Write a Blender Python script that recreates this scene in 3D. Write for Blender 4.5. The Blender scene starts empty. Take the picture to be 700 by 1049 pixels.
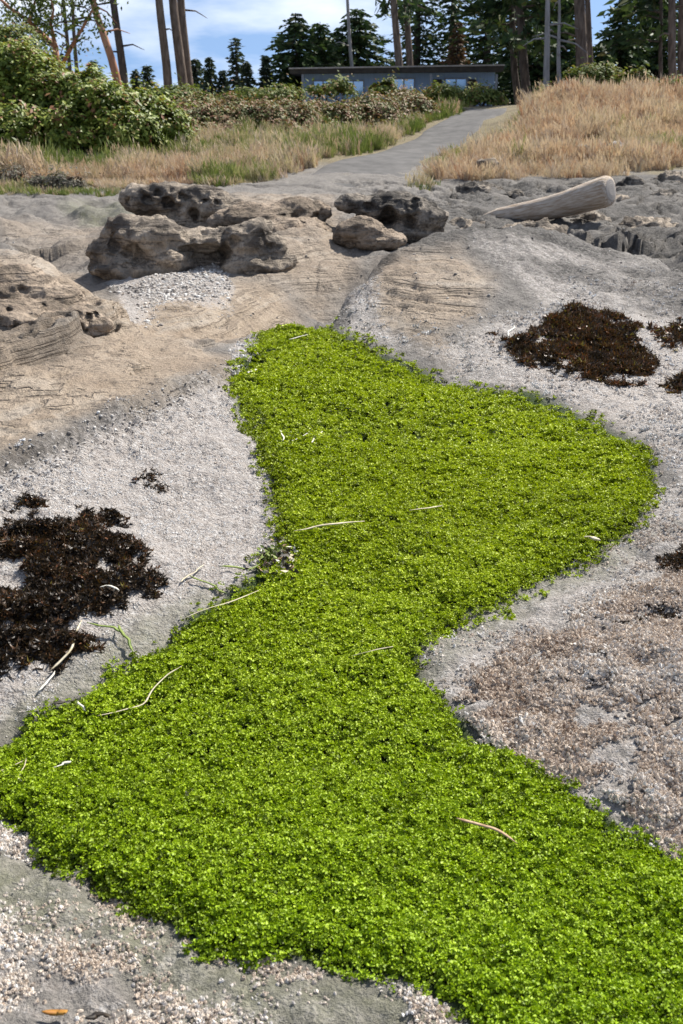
import bpy, math, random
import numpy as np
from mathutils import Vector

R = math.radians
rng = np.random.default_rng(7)
random.seed(7)
scene = bpy.context.scene
COL = scene.collection

# ------------------------------------------------------------------ camera
EYE, PITCH, FPX = 1.5, R(22.5), 35.0 / 36.0 * 1049.0
cam_d = bpy.data.cameras.new("camera")
cam = bpy.data.objects.new("camera", cam_d)
COL.objects.link(cam)
cam.location = (0, 0, EYE)
cam.rotation_euler = (math.pi / 2 - PITCH, 0, 0)
cam_d.sensor_fit = 'VERTICAL'
cam_d.sensor_height = 36.0
cam_d.sensor_width = 24.0
cam_d.lens = 35.0
cam_d.clip_start = 0.05
cam_d.clip_end = 3000
cam_d.dof.use_dof = True
cam_d.dof.focus_distance = 3.6
cam_d.dof.aperture_fstop = 8.0
scene.camera = cam

# ------------------------------------------------------------------ sky, sun, exposure
SUN_AZ, SUN_EL = R(43), R(48)          # azimuth clockwise from +Y
world = bpy.data.worlds.new("World")
scene.world = world
world.use_nodes = True
wt = world.node_tree
wt.nodes.clear()


def N(t, kind, **kw):
    n = t.nodes.new(kind)
    for k, v in kw.items():
        if k.startswith("i_"):
            n.inputs[k[2:].replace("_", " ")].default_value = v
        else:
            setattr(n, k, v)
    return n


def L(t, a, b):
    t.links.new(a, b)


wo = N(wt, 'ShaderNodeOutputWorld')
bg = N(wt, 'ShaderNodeBackground')
bg.inputs['Strength'].default_value = 0.088
sky = N(wt, 'ShaderNodeTexSky', sky_type='NISHITA', sun_disc=False, sun_elevation=SUN_EL, sun_rotation=SUN_AZ)
sky.ozone_density = 1.5
sky.air_density = 1.0
sky.dust_density = 0.2
gc = N(wt, 'ShaderNodeTexCoord')
# the low sky is a deep clear blue that day: read the model a little above the true direction
lift = N(wt, 'ShaderNodeVectorMath', operation='ADD')
lift.inputs[1].default_value = (0, 0, 0.32)
L(wt, gc.outputs['Generated'], lift.inputs[0])
nrm = N(wt, 'ShaderNodeVectorMath', operation='NORMALIZE')
L(wt, lift.outputs[0], nrm.inputs[0])
L(wt, nrm.outputs[0], sky.inputs['Vector'])
cm = N(wt, 'ShaderNodeMapping')
cm.inputs['Scale'].default_value = (1.0, 1.0, 4.2)
cm.inputs['Location'].default_value = (0.33, 0.1, 0.16)
L(wt, gc.outputs['Generated'], cm.inputs['Vector'])
cn = N(wt, 'ShaderNodeTexNoise')
cn.inputs['Scale'].default_value = 4.3
cn.inputs['Detail'].default_value = 8
cn.inputs['Roughness'].default_value = 0.55
L(wt, cm.outputs[0], cn.inputs['Vector'])
cr = N(wt, 'ShaderNodeValToRGB')
cr.color_ramp.elements[0].position = 0.44
cr.color_ramp.elements[0].color = (0, 0, 0, 1)
cr.color_ramp.elements[1].position = 0.74
cr.color_ramp.elements[1].color = (0.85, 0.85, 0.85, 1)
L(wt, cn.outputs['Fac'], cr.inputs['Fac'])
cmix = N(wt, 'ShaderNodeMix', data_type='RGBA')
L(wt, cr.outputs[0], cmix.inputs[0])
L(wt, sky.outputs[0], cmix.inputs[6])
cmix.inputs[7].default_value = (8.2, 8.5, 9.0, 1)
L(wt, cmix.outputs[2], bg.inputs['Color'])
L(wt, bg.outputs[0], wo.inputs['Surface'])

sun_d = bpy.data.lights.new("sun", 'SUN')
sun_d.energy = 5.0
sun_d.angle = R(0.5)
sun_d.color = (1.0, 0.95, 0.87)
sun = bpy.data.objects.new("sun", sun_d)
COL.objects.link(sun)
SD = Vector((math.sin(SUN_AZ) * math.cos(SUN_EL), math.cos(SUN_AZ) * math.cos(SUN_EL), math.sin(SUN_EL)))
sun.rotation_euler = SD.to_track_quat('Z', 'Y').to_euler()
sun.location = (20, 20, 30)

scene.view_settings.view_transform = 'Standard'
scene.view_settings.look = 'None'
scene.view_settings.exposure = 0.85
scene.view_settings.gamma = 1.0
scene.view_settings.use_curve_mapping = False

# ------------------------------------------------------------------ numeric helpers
CP, SP = math.cos(PITCH), math.sin(PITCH)


def proj(x, y, z):
    d = y * CP - (z - EYE) * SP
    up = y * SP + (z - EYE) * CP
    d = np.maximum(d, 0.05)
    return 350 + FPX * x / d, 524.5 - FPX * up / d


def ray(u, v):
    a = (u - 350) / FPX
    b = (524.5 - v) / FPX
    return a, CP + b * SP, -SP + b * CP       # x, y, z per unit depth


def at_z(u, v, z):
    dx, dy, dz = ray(u, v)
    t = (z - EYE) / dz
    return dx * t, dy * t, z


def at_y(u, v, y):
    dx, dy, dz = ray(u, v)
    t = y / dy
    return dx * t, y, EYE + dz * t


def hsh(i, j, k, seed):
    n = (i.astype(np.int64) * 374761393 + j.astype(np.int64) * 668265263 + k.astype(np.int64) * 1274126177 + seed * 974711) & 0xffffffff
    n = ((n ^ (n >> 13)) * 1274126177) & 0xffffffff
    n = ((n ^ (n >> 16)) * 2246822519) & 0xffffffff
    return ((n ^ (n >> 15)) & 0xffffff) / float(0xffffff)


def noise3(x, y, z, seed=0):
    x, y, z = np.broadcast_arrays(np.asarray(x, float), np.asarray(y, float), np.asarray(z, float))
    xi, yi, zi = np.floor(x), np.floor(y), np.floor(z)
    fx, fy, fz = x - xi, y - yi, z - zi
    fx, fy, fz = [f * f * f * (f * (f * 6 - 15) + 10) for f in (fx, fy, fz)]
    r = 0
    for a in (0, 1):
        wa = fx if a else 1 - fx
        for b in (0, 1):
            wb = fy if b else 1 - fy
            for c in (0, 1):
                wc = fz if c else 1 - fz
                r = r + wa * wb * wc * hsh(xi + a, yi + b, zi + c, seed)
    return r * 2 - 1


def noise2(x, y, seed=0):
    x, y = np.broadcast_arrays(np.asarray(x, float), np.asarray(y, float))
    xi, yi = np.floor(x), np.floor(y)
    fx, fy = x - xi, y - yi
    fx, fy = [f * f * f * (f * (f * 6 - 15) + 10) for f in (fx, fy)]
    z = np.zeros_like(xi)
    h = lambda a, b: hsh(xi + a, yi + b, z, seed)
    return ((h(0, 0) * (1 - fx) + h(1, 0) * fx) * (1 - fy) + (h(0, 1) * (1 - fx) + h(1, 1) * fx) * fy) * 2 - 1


def fbm2(x, y, size, octv=4, seed=0, gain=0.5):
    r, a, f = 0, 1.0, 1.0 / size
    for o in range(octv):
        c, s = math.cos(o * 1.1), math.sin(o * 1.1)
        r = r + a * noise2((x * c - y * s) * f, (x * s + y * c) * f, seed + o * 17)
        a *= gain
        f *= 2.03
    return r


def fbm3(p, size, octv=4, seed=0, gain=0.5):
    r, a, f = 0, 1.0, 1.0 / size
    for o in range(octv):
        r = r + a * noise3(p[:, 0] * f, p[:, 1] * f, p[:, 2] * f, seed + o * 17)
        a *= gain
        f *= 2.03
    return r


def worley2(x, y, size, seed=0):
    x, y = x / size, y / size
    xi, yi = np.floor(x), np.floor(y)
    best = np.full(x.shape, 9.0)
    z = np.zeros_like(xi)
    for a in (-1, 0, 1):
        for b in (-1, 0, 1):
            px = xi + a + hsh(xi + a, yi + b, z, seed)
            py = yi + b + hsh(xi + a, yi + b, z, seed + 5)
            best = np.minimum(best, (px - x) ** 2 + (py - y) ** 2)
    return np.sqrt(best)


def sstep(a, b, x):
    t = np.clip((x - a) / (b - a), 0, 1)
    return t * t * (3 - 2 * t)


def polydist(px, py, poly):
    """signed distance to polygon, positive inside"""
    P = np.asarray(poly, float)
    d = np.full(px.shape, 1e9)
    ins = np.zeros(px.shape, bool)
    for i in range(len(P)):
        ax, ay = P[i]
        bx, by = P[(i + 1) % len(P)]
        ex, ey = bx - ax, by - ay
        t = np.clip(((px - ax) * ex + (py - ay) * ey) / (ex * ex + ey * ey + 1e-9), 0, 1)
        d = np.minimum(d, (px - ax - t * ex) ** 2 + (py - ay - t * ey) ** 2)
        if by != ay:
            c = ((ay > py) != (by > py)) & (px < ex * (py - ay) / (by - ay) + ax)
            ins ^= c
    d = np.sqrt(d)
    return np.where(ins, d, -d)


def linedist(px, py, pts):
    """distance to an open polyline and signed side of the nearest segment"""
    d = np.full(px.shape, 1e9)
    side = np.zeros(px.shape)
    P = np.asarray(pts, float)
    for i in range(len(P) - 1):
        ax, ay = P[i]
        ex, ey = P[i + 1] - P[i]
        t = np.clip(((px - ax) * ex + (py - ay) * ey) / (ex * ex + ey * ey), 0, 1)
        q = np.hypot(px - ax - t * ex, py - ay - t * ey)
        s = ex * (py - ay) - ey * (px - ax)
        m = q < d
        d = np.where(m, q, d)
        side = np.where(m, np.sign(s), side)
    return d, side


# ------------------------------------------------------------------ terrain shape
CTL = []          # world control points (x, y, z)
for u, v, z in [
    # gully floor
    (600, 1000, 0.0), (350, 880, 0.015), (150, 800, 0.0), (0, 800, .01), (250, 690, .01), (400, 610, .02), (420, 575, .05),
    (340, 565, .05), (500, 480, .05), (360, 430, .08), (310, 345, .13), (640, 495, .06), (550, 900, 0.0),
    # bottom left apron
    (0, 1000, .03), (150, 1040, .015), (0, 900, .02), (350, 1045, .0),
    # lower left bank
    (80, 725, .03), (0, 725, .05), (80, 610, .11), (0, 600, .14), (150, 560, .12), (215, 605, .06), (255, 530, .08),
    (200, 470, .15), (100, 500, .17), (0, 490, .22), (240, 385, .18), (120, 430, .24), (0, 400, .29), (100, 385, .27),
    (200, 352, .22), (275, 322, .17),
    # left outcrop
    (0, 330, .36), (0, 290, .48), (50, 266, .50), (15, 258, .55), (80, 290, .42), (110, 312, .33), (135, 350, .23), (60, 340, .33),
    # hollow behind it and channel head
    (150, 305, .10), (200, 330, .17), (250, 302, .15), (180, 292, .13), (318, 310, .11), (90, 250, .12), (60, 232, .12),
    (300, 250, .24), (345, 270, .12), (330, 225, .24), (120, 215, .12), (200, 240, .18), (50, 215, .11), (0, 205, .11), (250, 196, .17),
    (380, 195, .16), (332, 290, .12),
    # right dome
    (345, 348, .11), (430, 388, .08), (520, 413, .07), (600, 443, .07), (430, 320, .27), (430, 275, .40), (430, 250, .45),
    (500, 245, .47), (375, 282, .32), (352, 318, .17), (560, 246, .44), (600, 330, .24), (600, 275, .35), (700, 305, .22),
    (500, 300, .34), (520, 350, .20), (680, 370, .14), (650, 292, .27),
    # hollow and rock field behind the dome
    (650, 264, .0), (620, 228, .12), (480, 216, .14), (550, 202, .18), (650, 197, .22), (700, 240, .08), (700, 195, .24), (440, 196, .18),
    # right lower bank
    (425, 690, .015), (480, 770, .02), (560, 815, .03), (700, 900, .03), (700, 760, .12), (600, 720, .10), (550, 650, .08),
    (700, 630, .14), (700, 530, .12), (620, 585, .05), (690, 455, .10), (640, 410, .10), (700, 410, .13), (550, 385, .13),
    # path and bank bases
    (290, 190, .17), (400, 160, .42), (460, 135, .75), (450, 182, .22), (580, 180, .25), (700, 172, .27), (60, 197, .15),
]:
    CTL.append(at_z(u, v, z))
for u, y, z in [
    # hidden ground behind crests
    (20, 8.0, .22), (60, 8.3, .16), (430, 10.2, .14), (500, 10.3, .10), (560, 10.4, .06), (360, 9.0, .22), (640, 8.9, .12), (700, 8.4, .12),
    # banks
    (-80, 16, .2), (0, 20, .42), (150, 20, .40), (260, 20, .35), (0, 25, .85), (150, 25, .82), (300, 25, .75), (0, 32, 1.25), (150, 32, 1.22),
    (300, 32, 1.2), (400, 32, 1.15), (-150, 25, .9), (-150, 40, 1.3), (470, 33, 1.12), (505, 36, 1.22), (530, 38, 1.24),
    (560, 22.5, .58), (560, 26, 1.08), (560, 29, 1.38), (640, 23, .55), (640, 26, 1.12), (640, 29, 1.5), (720, 29, 1.52), (720, 24, .5),
    (850, 26, 1.1), (850, 22, .4), (500, 24, .62), (520, 29, 1.05), (850, 40, 1.3), (620, 38, 1.25), (300, 42, 1.1), (100, 42, 1.15),
    (100, 56, .7), (350, 56, .6), (550, 56, .8), (800, 56, 1.0), (0, 80, .6), (400, 80, .6), (800, 80, .8), (100, 140, .5), (600, 140, .5),
    (-300, 60, .8), (1000, 60, 1.0), (-250, 16, .2), (-200, 8, .55), (-200, 5, .45), (-250, 3, .3), (-300, 2, .15), (-300, 1.0, .05), (900, 12, .15), (900, 8, .25),
    (900, 5, .22), (950, 3, .18), (1000, 2, .15), (1000, 1, .05), (350, .7, 0), (100, .8, .01), (600, .7, .0), (900, 17, .22), (-250, 11, .2),
]:
    x = (u - 350) / FPX * (y * CP - (z - EYE) * SP)
    CTL.append((x, y, z))
CTL = np.array(CTL)


def warp(x, y):
    return 2.4 * x / (y + 1.2), 2.2 * np.log(y + 0.8)


def tps_fit():
    X, Y = warp(CTL[:, 0], CTL[:, 1])
    n = len(X)
    r2 = (X[:, None] - X[None]) ** 2 + (Y[:, None] - Y[None]) ** 2
    K = 0.5 * r2 * np.log(r2 + 1e-12)
    K += np.eye(n) * 0.0006
    Pm = np.stack([np.ones(n), X, Y], 1)
    A = np.zeros((n + 3, n + 3))
    A[:n, :n] = K
    A[:n, n:] = Pm
    A[n:, :n] = Pm.T
    b = np.zeros(n + 3)
    b[:n] = CTL[:, 2]
    w = np.linalg.solve(A, b)
    return X, Y, w


TX, TY, TW = tps_fit()


def H0(x, y):
    x = np.asarray(x, float)
    y = np.asarray(y, float)
    sh = x.shape
    X, Y = warp(x.ravel(), np.maximum(y.ravel(), 0.3))
    X = X.astype(np.float32)
    Y = Y.astype(np.float32)
    out = TW[-3] + TW[-2] * X + TW[-1] * Y
    n = len(TX)
    for i in range(n):
        r2 = (X - np.float32(TX[i])) ** 2 + (Y - np.float32(TY[i])) ** 2
        out = out + np.float32(TW[i] * 0.5) * r2 * np.log(r2 + np.float32(1e-12))
    return np.asarray(out, float).reshape(sh)


SEA = [(335, 318), (305, 318), (280, 328), (265, 345), (262, 365), (240, 385), (235, 405), (245, 430), (262, 455), (272, 478), (280, 500),
       (283, 530), (285, 562), (264, 580), (265, 596), (235, 622), (195, 642), (165, 665), (135, 685), (100, 705), (50, 728), (15, 745), (0, 757),
       (-60, 790), (-60, 830), (0, 838), (30, 855), (45, 880), (90, 895), (100, 910), (150, 935), (190, 958), (215, 980), (250, 988), (310, 985),
       (350, 1000), (400, 1010), (450, 1030), (480, 1049), (540, 1100), (800, 1100), (800, 950), (700, 888), (650, 860), (610, 830), (560, 800),
       (540, 790), (500, 760), (480, 752), (450, 722), (428, 690), (422, 668), (440, 640), (490, 620), (520, 610), (560, 590), (610, 570),
       (640, 545), (660, 525), (672, 505), (665, 480), (655, 460), (620, 440), (580, 425), (540, 410), (480, 398), (440, 385), (400, 370),
       (370, 355), (345, 347), (335, 335)]


def seadist(u, v):
    return polydist(u, v, SEA)


def wline(pts):
    """pixel polyline -> world xy on the smooth terrain"""
    return [tuple(hit(u, v)[:2]) for u, v in pts]


def hit(u, v, fn=None):
    fn = fn or H0
    dx, dy, dz = ray(u, v)
    ys = np.exp(np.linspace(math.log(0.9), math.log(70), 900))
    t = ys / dy
    z = EYE + dz * t
    h = fn(dx * t, ys)
    k = np.nonzero(z <= h)[0]
    k = k[0] if len(k) else len(ys) - 1
    if k > 0:
        a, b = z[k - 1] - h[k - 1], z[k] - h[k]
        f = a / (a - b + 1e-9)
        yy = ys[k - 1] + (ys[k] - ys[k - 1]) * min(max(f, 0), 1)
    else:
        yy = ys[k]
    tt = yy / dy
    return dx * tt, yy, EYE + dz * tt


RIDGE = wline([(-60, 515), (0, 488), (60, 460), (130, 428), (200, 397), (245, 378), (268, 366)])
LEDGE = wline([(0, 378), (40, 368), (75, 355), (100, 340), (116, 332)])
LEDGE2 = wline([(-40, 352), (0, 346), (40, 338), (84, 326)])
CREST = wline([(338, 352), (347, 332), (360, 308), (380, 284), (405, 264), (432, 251), (500, 247), (580, 247), (640, 272), (740, 318)])
CREST2 = wline([(-60, 254), (0, 256), (50, 268), (80, 289), (108, 312), (130, 336), (142, 356)])
CRACKS = [wline([(395, 302), (430, 304), (475, 306)]), wline([(400, 309), (450, 313), (480, 314)]), wline([(410, 318), (480, 321)]),
          wline([(580, 303), (620, 301)])]


def H(x, y):
    x = np.asarray(x, float)
    y = np.asarray(y, float)
    h = H0(x, y)
    u, v = proj(x, y, h)
    near = y < 24
    # gentle lumps everywhere on the rock
    rockm = 1 - sstep(17, 20, y)
    h = h + rockm * (0.018 * fbm2(x, y, 0.55, 3, 3) + 0.011 * fbm2(x, y, 0.11, 4, 9, .6)) + 0.0025 * fbm2(x, y, 0.03, 2, 31) * (y < 6)
    h = h + (1 - rockm) * 0.10 * fbm2(x, y, 4.0, 3, 55)
    # rough rock field behind the dome on the right, around the boulders too
    logm = np.exp(-((x - 2.9) / 1.4) ** 2 - ((y - 14.0) / 1.6) ** 2)
    rough = (1 - .75 * logm) * sstep(9.3, 10.8, y) * (1 - sstep(17.0, 19.5, y)) * sstep(0.2, 1.3, x + 0.08 * (y - 10))
    rg = 1 - np.abs(fbm2(x, y, 0.9, 4, 71, 0.55))
    st = np.abs(fbm2(x + 0.3 * y, y * 1.6, 0.42, 3, 77))
    h = h + rough * (0.12 * (rg - 0.75) - 0.10 * np.clip(st - 0.45, 0, 1) - .13 * sstep(.84, .98, 1 - np.abs(fbm2(x, y * 1.3, .5, 3, 79))))
    rl = sstep(8.6, 9.8, y) * (1 - sstep(14.5, 16.5, y)) * (1 - sstep(0.0, 0.8, x))
    h = h + rl * 0.10 * fbm2(x, y, 0.8, 4, 81, 0.55)
    # far side of the right dome and of the left outcrop falls away
    for line, x0, x1, y0, y1, drop, reach in ((CREST, -1.0, 5, 5.2, 12, .40, 1.3), (CREST2, -4.5, -.5, 4.5, 11, .16, 1.0)):
        m = (y > y0) & (y < y1)
        if m.any():
            d, sg = linedist(x[m], y[m], line)
            sd = d * sg + .05 * fbm2(x[m], y[m], .35, 3, 33)
            h = h.copy()
            ye = min(line[0][1], line[-1][1]) if line is CREST2 else line[0][1]
            wt_ = sstep(ye + .1, ye + .7, y[m])
            h[m] = h[m] - wt_ * drop * sstep(-.02, .22, sd) * (1 - sstep(.25, reach, d)) + (wt_ * .13 * sstep(.10, -.18, sd) * np.exp(-np.clip(-sd, 0, 9) / .75) if line is CREST else 0) 
    # flat shelf joints
    sh = sstep(12.5, 14.5, y) * (1 - sstep(18, 20, y))
    h = h - sh * 0.05 * sstep(0.78, 0.95, 1 - np.abs(fbm2(x, y * 1.5, 1.4, 3, 91)))
    # left bank step, with crumbly foot
    m = (y > 2.2) & (y < 8) & (x < 0.2)
    if m.any():
        xm, ym = x[m], y[m]
        d, s = linedist(xm, ym, RIDGE)
        wob = 0.03 * fbm2(xm, ym, 0.25, 3, 12)
        sd = d * s + wob
        add = 0.05 * sstep(-0.03, 0.03, sd) * np.exp(-np.clip(sd, 0, 9) / 0.5) - 0.012 * np.exp(-((sd + 0.05) / 0.05) ** 2)
        foot = np.exp(-((sd + 0.12) / 0.14) ** 2)
        add = add + foot * 0.04 * np.clip(0.55 - worley2(xm, ym, 0.05, 4), -0.1, 1)
        # honeycombed ledge on the outcrop
        d2, s2 = linedist(xm, ym, LEDGE)
        sd2 = d2 * s2 + 0.02 * fbm2(xm, ym, 0.2, 3, 15)
        fall = np.exp(-(np.clip(d2 - 0.1, 0, 9) / 0.35) ** 2)
        add = add + 0.12 * sstep(-0.02, 0.02, sd2) * np.exp(-np.clip(sd2, 0, 9) / 0.45) * fall
        add = add - .09 * np.exp(-((sd2 + .01) / .035) ** 2) * fall * sstep(-.4, .3, fbm2(xm, ym, .35, 2, 47))
        d3, s3 = linedist(xm, ym, LEDGE2)
        pit = np.exp(-(d3 / 0.42) ** 2) * sstep(0.0, 0.1, sd2)
        wl = worley2(xm + 0.03 * noise2(xm * 20, ym * 20), ym * 0.62, 0.10, 8)
        add = add - pit * 0.15 * sstep(0.6, 0.2, wl) * sstep(-0.75, -.05, fbm2(xm, ym, 0.3, 2, 40))
        lay = np.exp(-(d3 / 0.9) ** 2)
        lay2 = np.maximum(lay, .55 * sstep(0.02, .25, sd) * sstep(3.0, 1.2, sd)) * sstep(2.8, 3.6, ym)
        ph_ = (h[m] + .02 * fbm2(xm, ym, .8, 3, 44)) / .052
        fr_ = ph_ - np.floor(ph_)
        add = add + lay2 * (.052 * (.55 - fr_) * sstep(0, .22, fr_) + .012 * np.exp(-(fr_ / .12) ** 2)) * np.clip(.55 + .9 * fbm2(xm, ym, .6, 2, 46), 0, 1.1)
        h = h.copy()
        h[m] = h[m] + add
    m = (y > 5) & (y < 9.5) & (x > -0.2)
    if m.any():
        xm, ym = x[m], y[m]
        a = 0
        for k, c in enumerate(CRACKS):
            d, s = linedist(xm, ym, c)
            d = np.abs(d * s + 0.03 * fbm2(xm, ym, 0.3, 3, 60 + k))
            a = a - 0.028 * np.exp(-(d / 0.022) ** 2)
        a = a + 0.022 * fbm2(xm, ym, 0.16, 3, 22) * sstep(5.5, 7.2, ym)
        # loose rubble at the dome's left foot
        h[m] = h[m] + a
    return h


# ------------------------------------------------------------------ material helpers
def mat(name, rough=0.8, spec=0.3):
    m = bpy.data.materials.new(name)
    m.use_nodes = True
    t = m.node_tree
    b = t.nodes['Principled BSDF']
    b.inputs['Roughness'].default_value = rough
    b.inputs['Specular IOR Level'].default_value = spec
    return m, t, b


def noise_node(t, scale, detail=4, rough=0.55, vec=None):
    n = N(t, 'ShaderNodeTexNoise')
    n.inputs['Scale'].default_value = scale
    n.inputs['Detail'].default_value = detail
    n.inputs['Roughness'].default_value = rough
    if vec is not None:
        L(t, vec, n.inputs['Vector'])
    return n


def ramp(t, fac, stops):
    r = N(t, 'ShaderNodeValToRGB')
    e = r.color_ramp.elements
    while len(e) < len(stops):
        e.new(0.5)
    for el, (p, c) in zip(e, stops):
        el.position = p
        el.color = (*c, 1) if len(c) == 3 else c
    L(t, fac, r.inputs['Fac'])
    return r.outputs['Color']


def mixc(t, fac, a, b, mode='MIX'):
    m = N(t, 'ShaderNodeMix', data_type='RGBA', blend_type=mode)
    for sock, val in ((m.inputs[0], fac), (m.inputs[6], a), (m.inputs[7], b)):
        if isinstance(val, (int, float)):
            sock.default_value = val
        elif isinstance(val, tuple):
            sock.default_value = (*val, 1) if len(val) == 3 else val
        else:
            L(t, val, sock)
    return m.outputs[2]


def mathn(t, op, a, b=None, clamp=False):
    m = N(t, 'ShaderNodeMath', operation=op, use_clamp=clamp)
    for i, val in enumerate((a, b)):
        if val is None:
            continue
        if isinstance(val, (int, float)):
            m.inputs[i].default_value = val
        else:
            L(t, val, m.inputs[i])
    return m.outputs[0]


def bump(t, b, height, strength, dist):
    n = N(t, 'ShaderNodeBump')
    n.inputs['Strength'].default_value = strength
    n.inputs['Distance'].default_value = dist
    L(t, height, n.inputs['Height'])
    L(t, n.outputs[0], b.inputs['Normal'])


def attr(t, name, inst=False):
    a = N(t, 'ShaderNodeAttribute', attribute_name=name)
    a.attribute_type = 'INSTANCER' if inst else 'GEOMETRY'
    return a


def obj_vec(t):
    return N(t, 'ShaderNodeTexCoord').outputs['Object']


def simple_mat(name, c1, c2, scale, rough=0.8, spec=0.25, bstr=0.4, bdist=0.01, stretch=None, lo=0.35, hi=0.65):
    m, t, b = mat(name, rough, spec)
    v = obj_vec(t)
    if stretch:
        mp = N(t, 'ShaderNodeMapping')
        mp.inputs['Scale'].default_value = stretch
        L(t, v, mp.inputs['Vector'])
        v = mp.outputs[0]
    n = noise_node(t, scale, 5, 0.6, v)
    L(t, ramp(t, n.outputs['Fac'], [(lo, c1), (hi, c2)]), b.inputs['Base Color'])
    if bstr:
        bump(t, b, n.outputs['Fac'], bstr, bdist)
    return m


def leaf_mat(name, stops, rough=0.5, spec=0.4, trans=0.35, inst=False, an='var', tint=(1.0, 1.0, .6)):
    """leaf colour from the per-leaf attribute 'var', part of the light passing through"""
    m, t, b = mat(name, rough, spec)
    a = attr(t, an, inst)
    c = ramp(t, a.outputs['Fac'], stops)
    L(t, c, b.inputs['Base Color'])
    if trans:
        tr = N(t, 'ShaderNodeBsdfTranslucent')
        L(t, mixc(t, 1.0, c, tint, 'MULTIPLY'), tr.inputs['Color'])
        mx = N(t, 'ShaderNodeMixShader')
        mx.inputs[0].default_value = trans
        L(t, b.outputs[0], mx.inputs[1])
        L(t, tr.outputs[0], mx.inputs[2])
        L(t, mx.outputs[0], t.nodes['Material Output'].inputs['Surface'])
    return m


# ------------------------------------------------------------------ mesh helpers
def mesh_np(name, V, F, material=None, smooth=False, var=None, fvar=None):
    """V (n,3); F (m,k) int or a list of tuples"""
    me = bpy.data.meshes.new(name)
    V = np.asarray(V, np.float32)
    if isinstance(F, np.ndarray):
        m, k = F.shape
        me.vertices.add(len(V))
        me.vertices.foreach_set('co', V.ravel())
        me.loops.add(m * k)
        me.loops.foreach_set('vertex_index', F.astype(np.int32).ravel())
        me.polygons.add(m)
        me.polygons.foreach_set('loop_start', np.arange(0, m * k, k, dtype=np.int32))
        me.polygons.foreach_set('loop_total', np.full(m, k, np.int32))
        me.update(calc_edges=True)
    else:
        me.from_pydata([tuple(map(float, p)) for p in V], [], [tuple(map(int, f)) for f in F])
    if smooth:
        me.polygons.foreach_set('use_smooth', np.ones(len(me.polygons), bool))
    if var is not None:
        a = me.attributes.new('var', 'FLOAT', 'POINT')
        a.data.foreach_set('value', np.asarray(var, np.float32))
    if fvar is not None:
        a = me.attributes.new('var', 'FLOAT', 'FACE')
        a.data.foreach_set('value', np.asarray(fvar, np.float32))
    if material:
        me.materials.append(material)
    return me


def add(name, me, parent=None, label=None, cat=None, group=None, kind=None, loc=None):
    o = bpy.data.objects.new(name, me)
    COL.objects.link(o)
    if parent is not None:
        o.parent = parent
    tag(o, label, cat, group, kind)
    if loc is not None:
        o.location = loc
    return o


def tag(o, label=None, cat=None, group=None, kind=None):
    for k, v in (('label', label), ('category', cat), ('group', group), ('kind', kind)):
        if v:
            o[k] = v


def tube(pts, rad, n=8, cap=True):
    pts = np.asarray(pts, float)
    V, F = [], []
    prev = None
    for i, p in enumerate(pts):
        t = pts[min(i + 1, len(pts) - 1)] - pts[max(i - 1, 0)]
        t = t / (np.linalg.norm(t) + 1e-9)
        ref = np.array([0, 0, 1.0]) if abs(t[2]) < 0.9 else np.array([1.0, 0, 0])
        a = np.cross(t, ref) if prev is None else prev - t * np.dot(prev, t)
        a /= np.linalg.norm(a) + 1e-9
        prev = a
        b = np.cross(t, a)
        for k in range(n):
            th = 2 * math.pi * k / n
            V.append(p + rad[i] * (math.cos(th) * a + math.sin(th) * b))
    for i in range(len(pts) - 1):
        for k in range(n):
            F.append((i * n + k, i * n + (k + 1) % n, (i + 1) * n + (k + 1) % n, (i + 1) * n + k))
    if cap:
        F.append(tuple(reversed(range(n))))
        F.append(tuple(range((len(pts) - 1) * n, len(pts) * n)))
    return V, F


class MB:
    def __init__(self):
        self.V, self.F = [], []

    def put(self, V, F):
        o = len(self.V)
        self.V += [tuple(map(float, p)) for p in V]
        self.F += [tuple(int(i) + o for i in f) for f in F]

    def tube(self, pts, rad, n=8, cap=True):
        self.put(*tube(pts, rad, n, cap))

    def box(self, x0, x1, y0, y1, z0, z1):
        self.put([(x0, y0, z0), (x1, y0, z0), (x1, y1, z0), (x0, y1, z0), (x0, y0, z1), (x1, y0, z1), (x1, y1, z1), (x0, y1, z1)],
                 [(3, 2, 1, 0), (4, 5, 6, 7), (0, 1, 5, 4), (1, 2, 6, 5), (2, 3, 7, 6), (3, 0, 4, 7)])

    def build(self, name, m, parent=None, smooth=False, **kw):
        return add(name, mesh_np(name, self.V, self.F, m, smooth), parent, **kw)


def quads(C, A, B):
    """quad soup: centres C, half-axes A and B, all (n,3)"""
    V = np.stack([C - A - B, C + A - B, C + A + B, C - A + B], 1).reshape(-1, 3)
    F = np.arange(len(C) * 4).reshape(-1, 4)
    return V, F


def leaf_quads(C, A, B):
    """diamond leaves: long half-axis A, half-width B, folded a little"""
    nn = np.cross(A, B)
    nn /= np.linalg.norm(nn, axis=1, keepdims=True) + 1e-9
    w = np.linalg.norm(B, axis=1, keepdims=True)
    V = np.stack([C - A, C + B - A * 0.1 + nn * w * 0.35, C + A, C - B - A * 0.1 + nn * w * 0.35], 1).reshape(-1, 3)
    k = np.arange(len(C))[:, None] * 4
    F = np.concatenate([k + np.array([[0, 1, 2]]), k + np.array([[0, 2, 3]])], 0)
    return V, F


def rdir(n, g=rng):
    v = g.normal(size=(n, 3))
    return v / np.linalg.norm(v, axis=1, keepdims=True)


def perp(A, g=rng):
    r = rdir(len(A), g)
    B = np.cross(A, r)
    return B / (np.linalg.norm(B, axis=1, keepdims=True) + 1e-9)


SCAT_N = [0]


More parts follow.
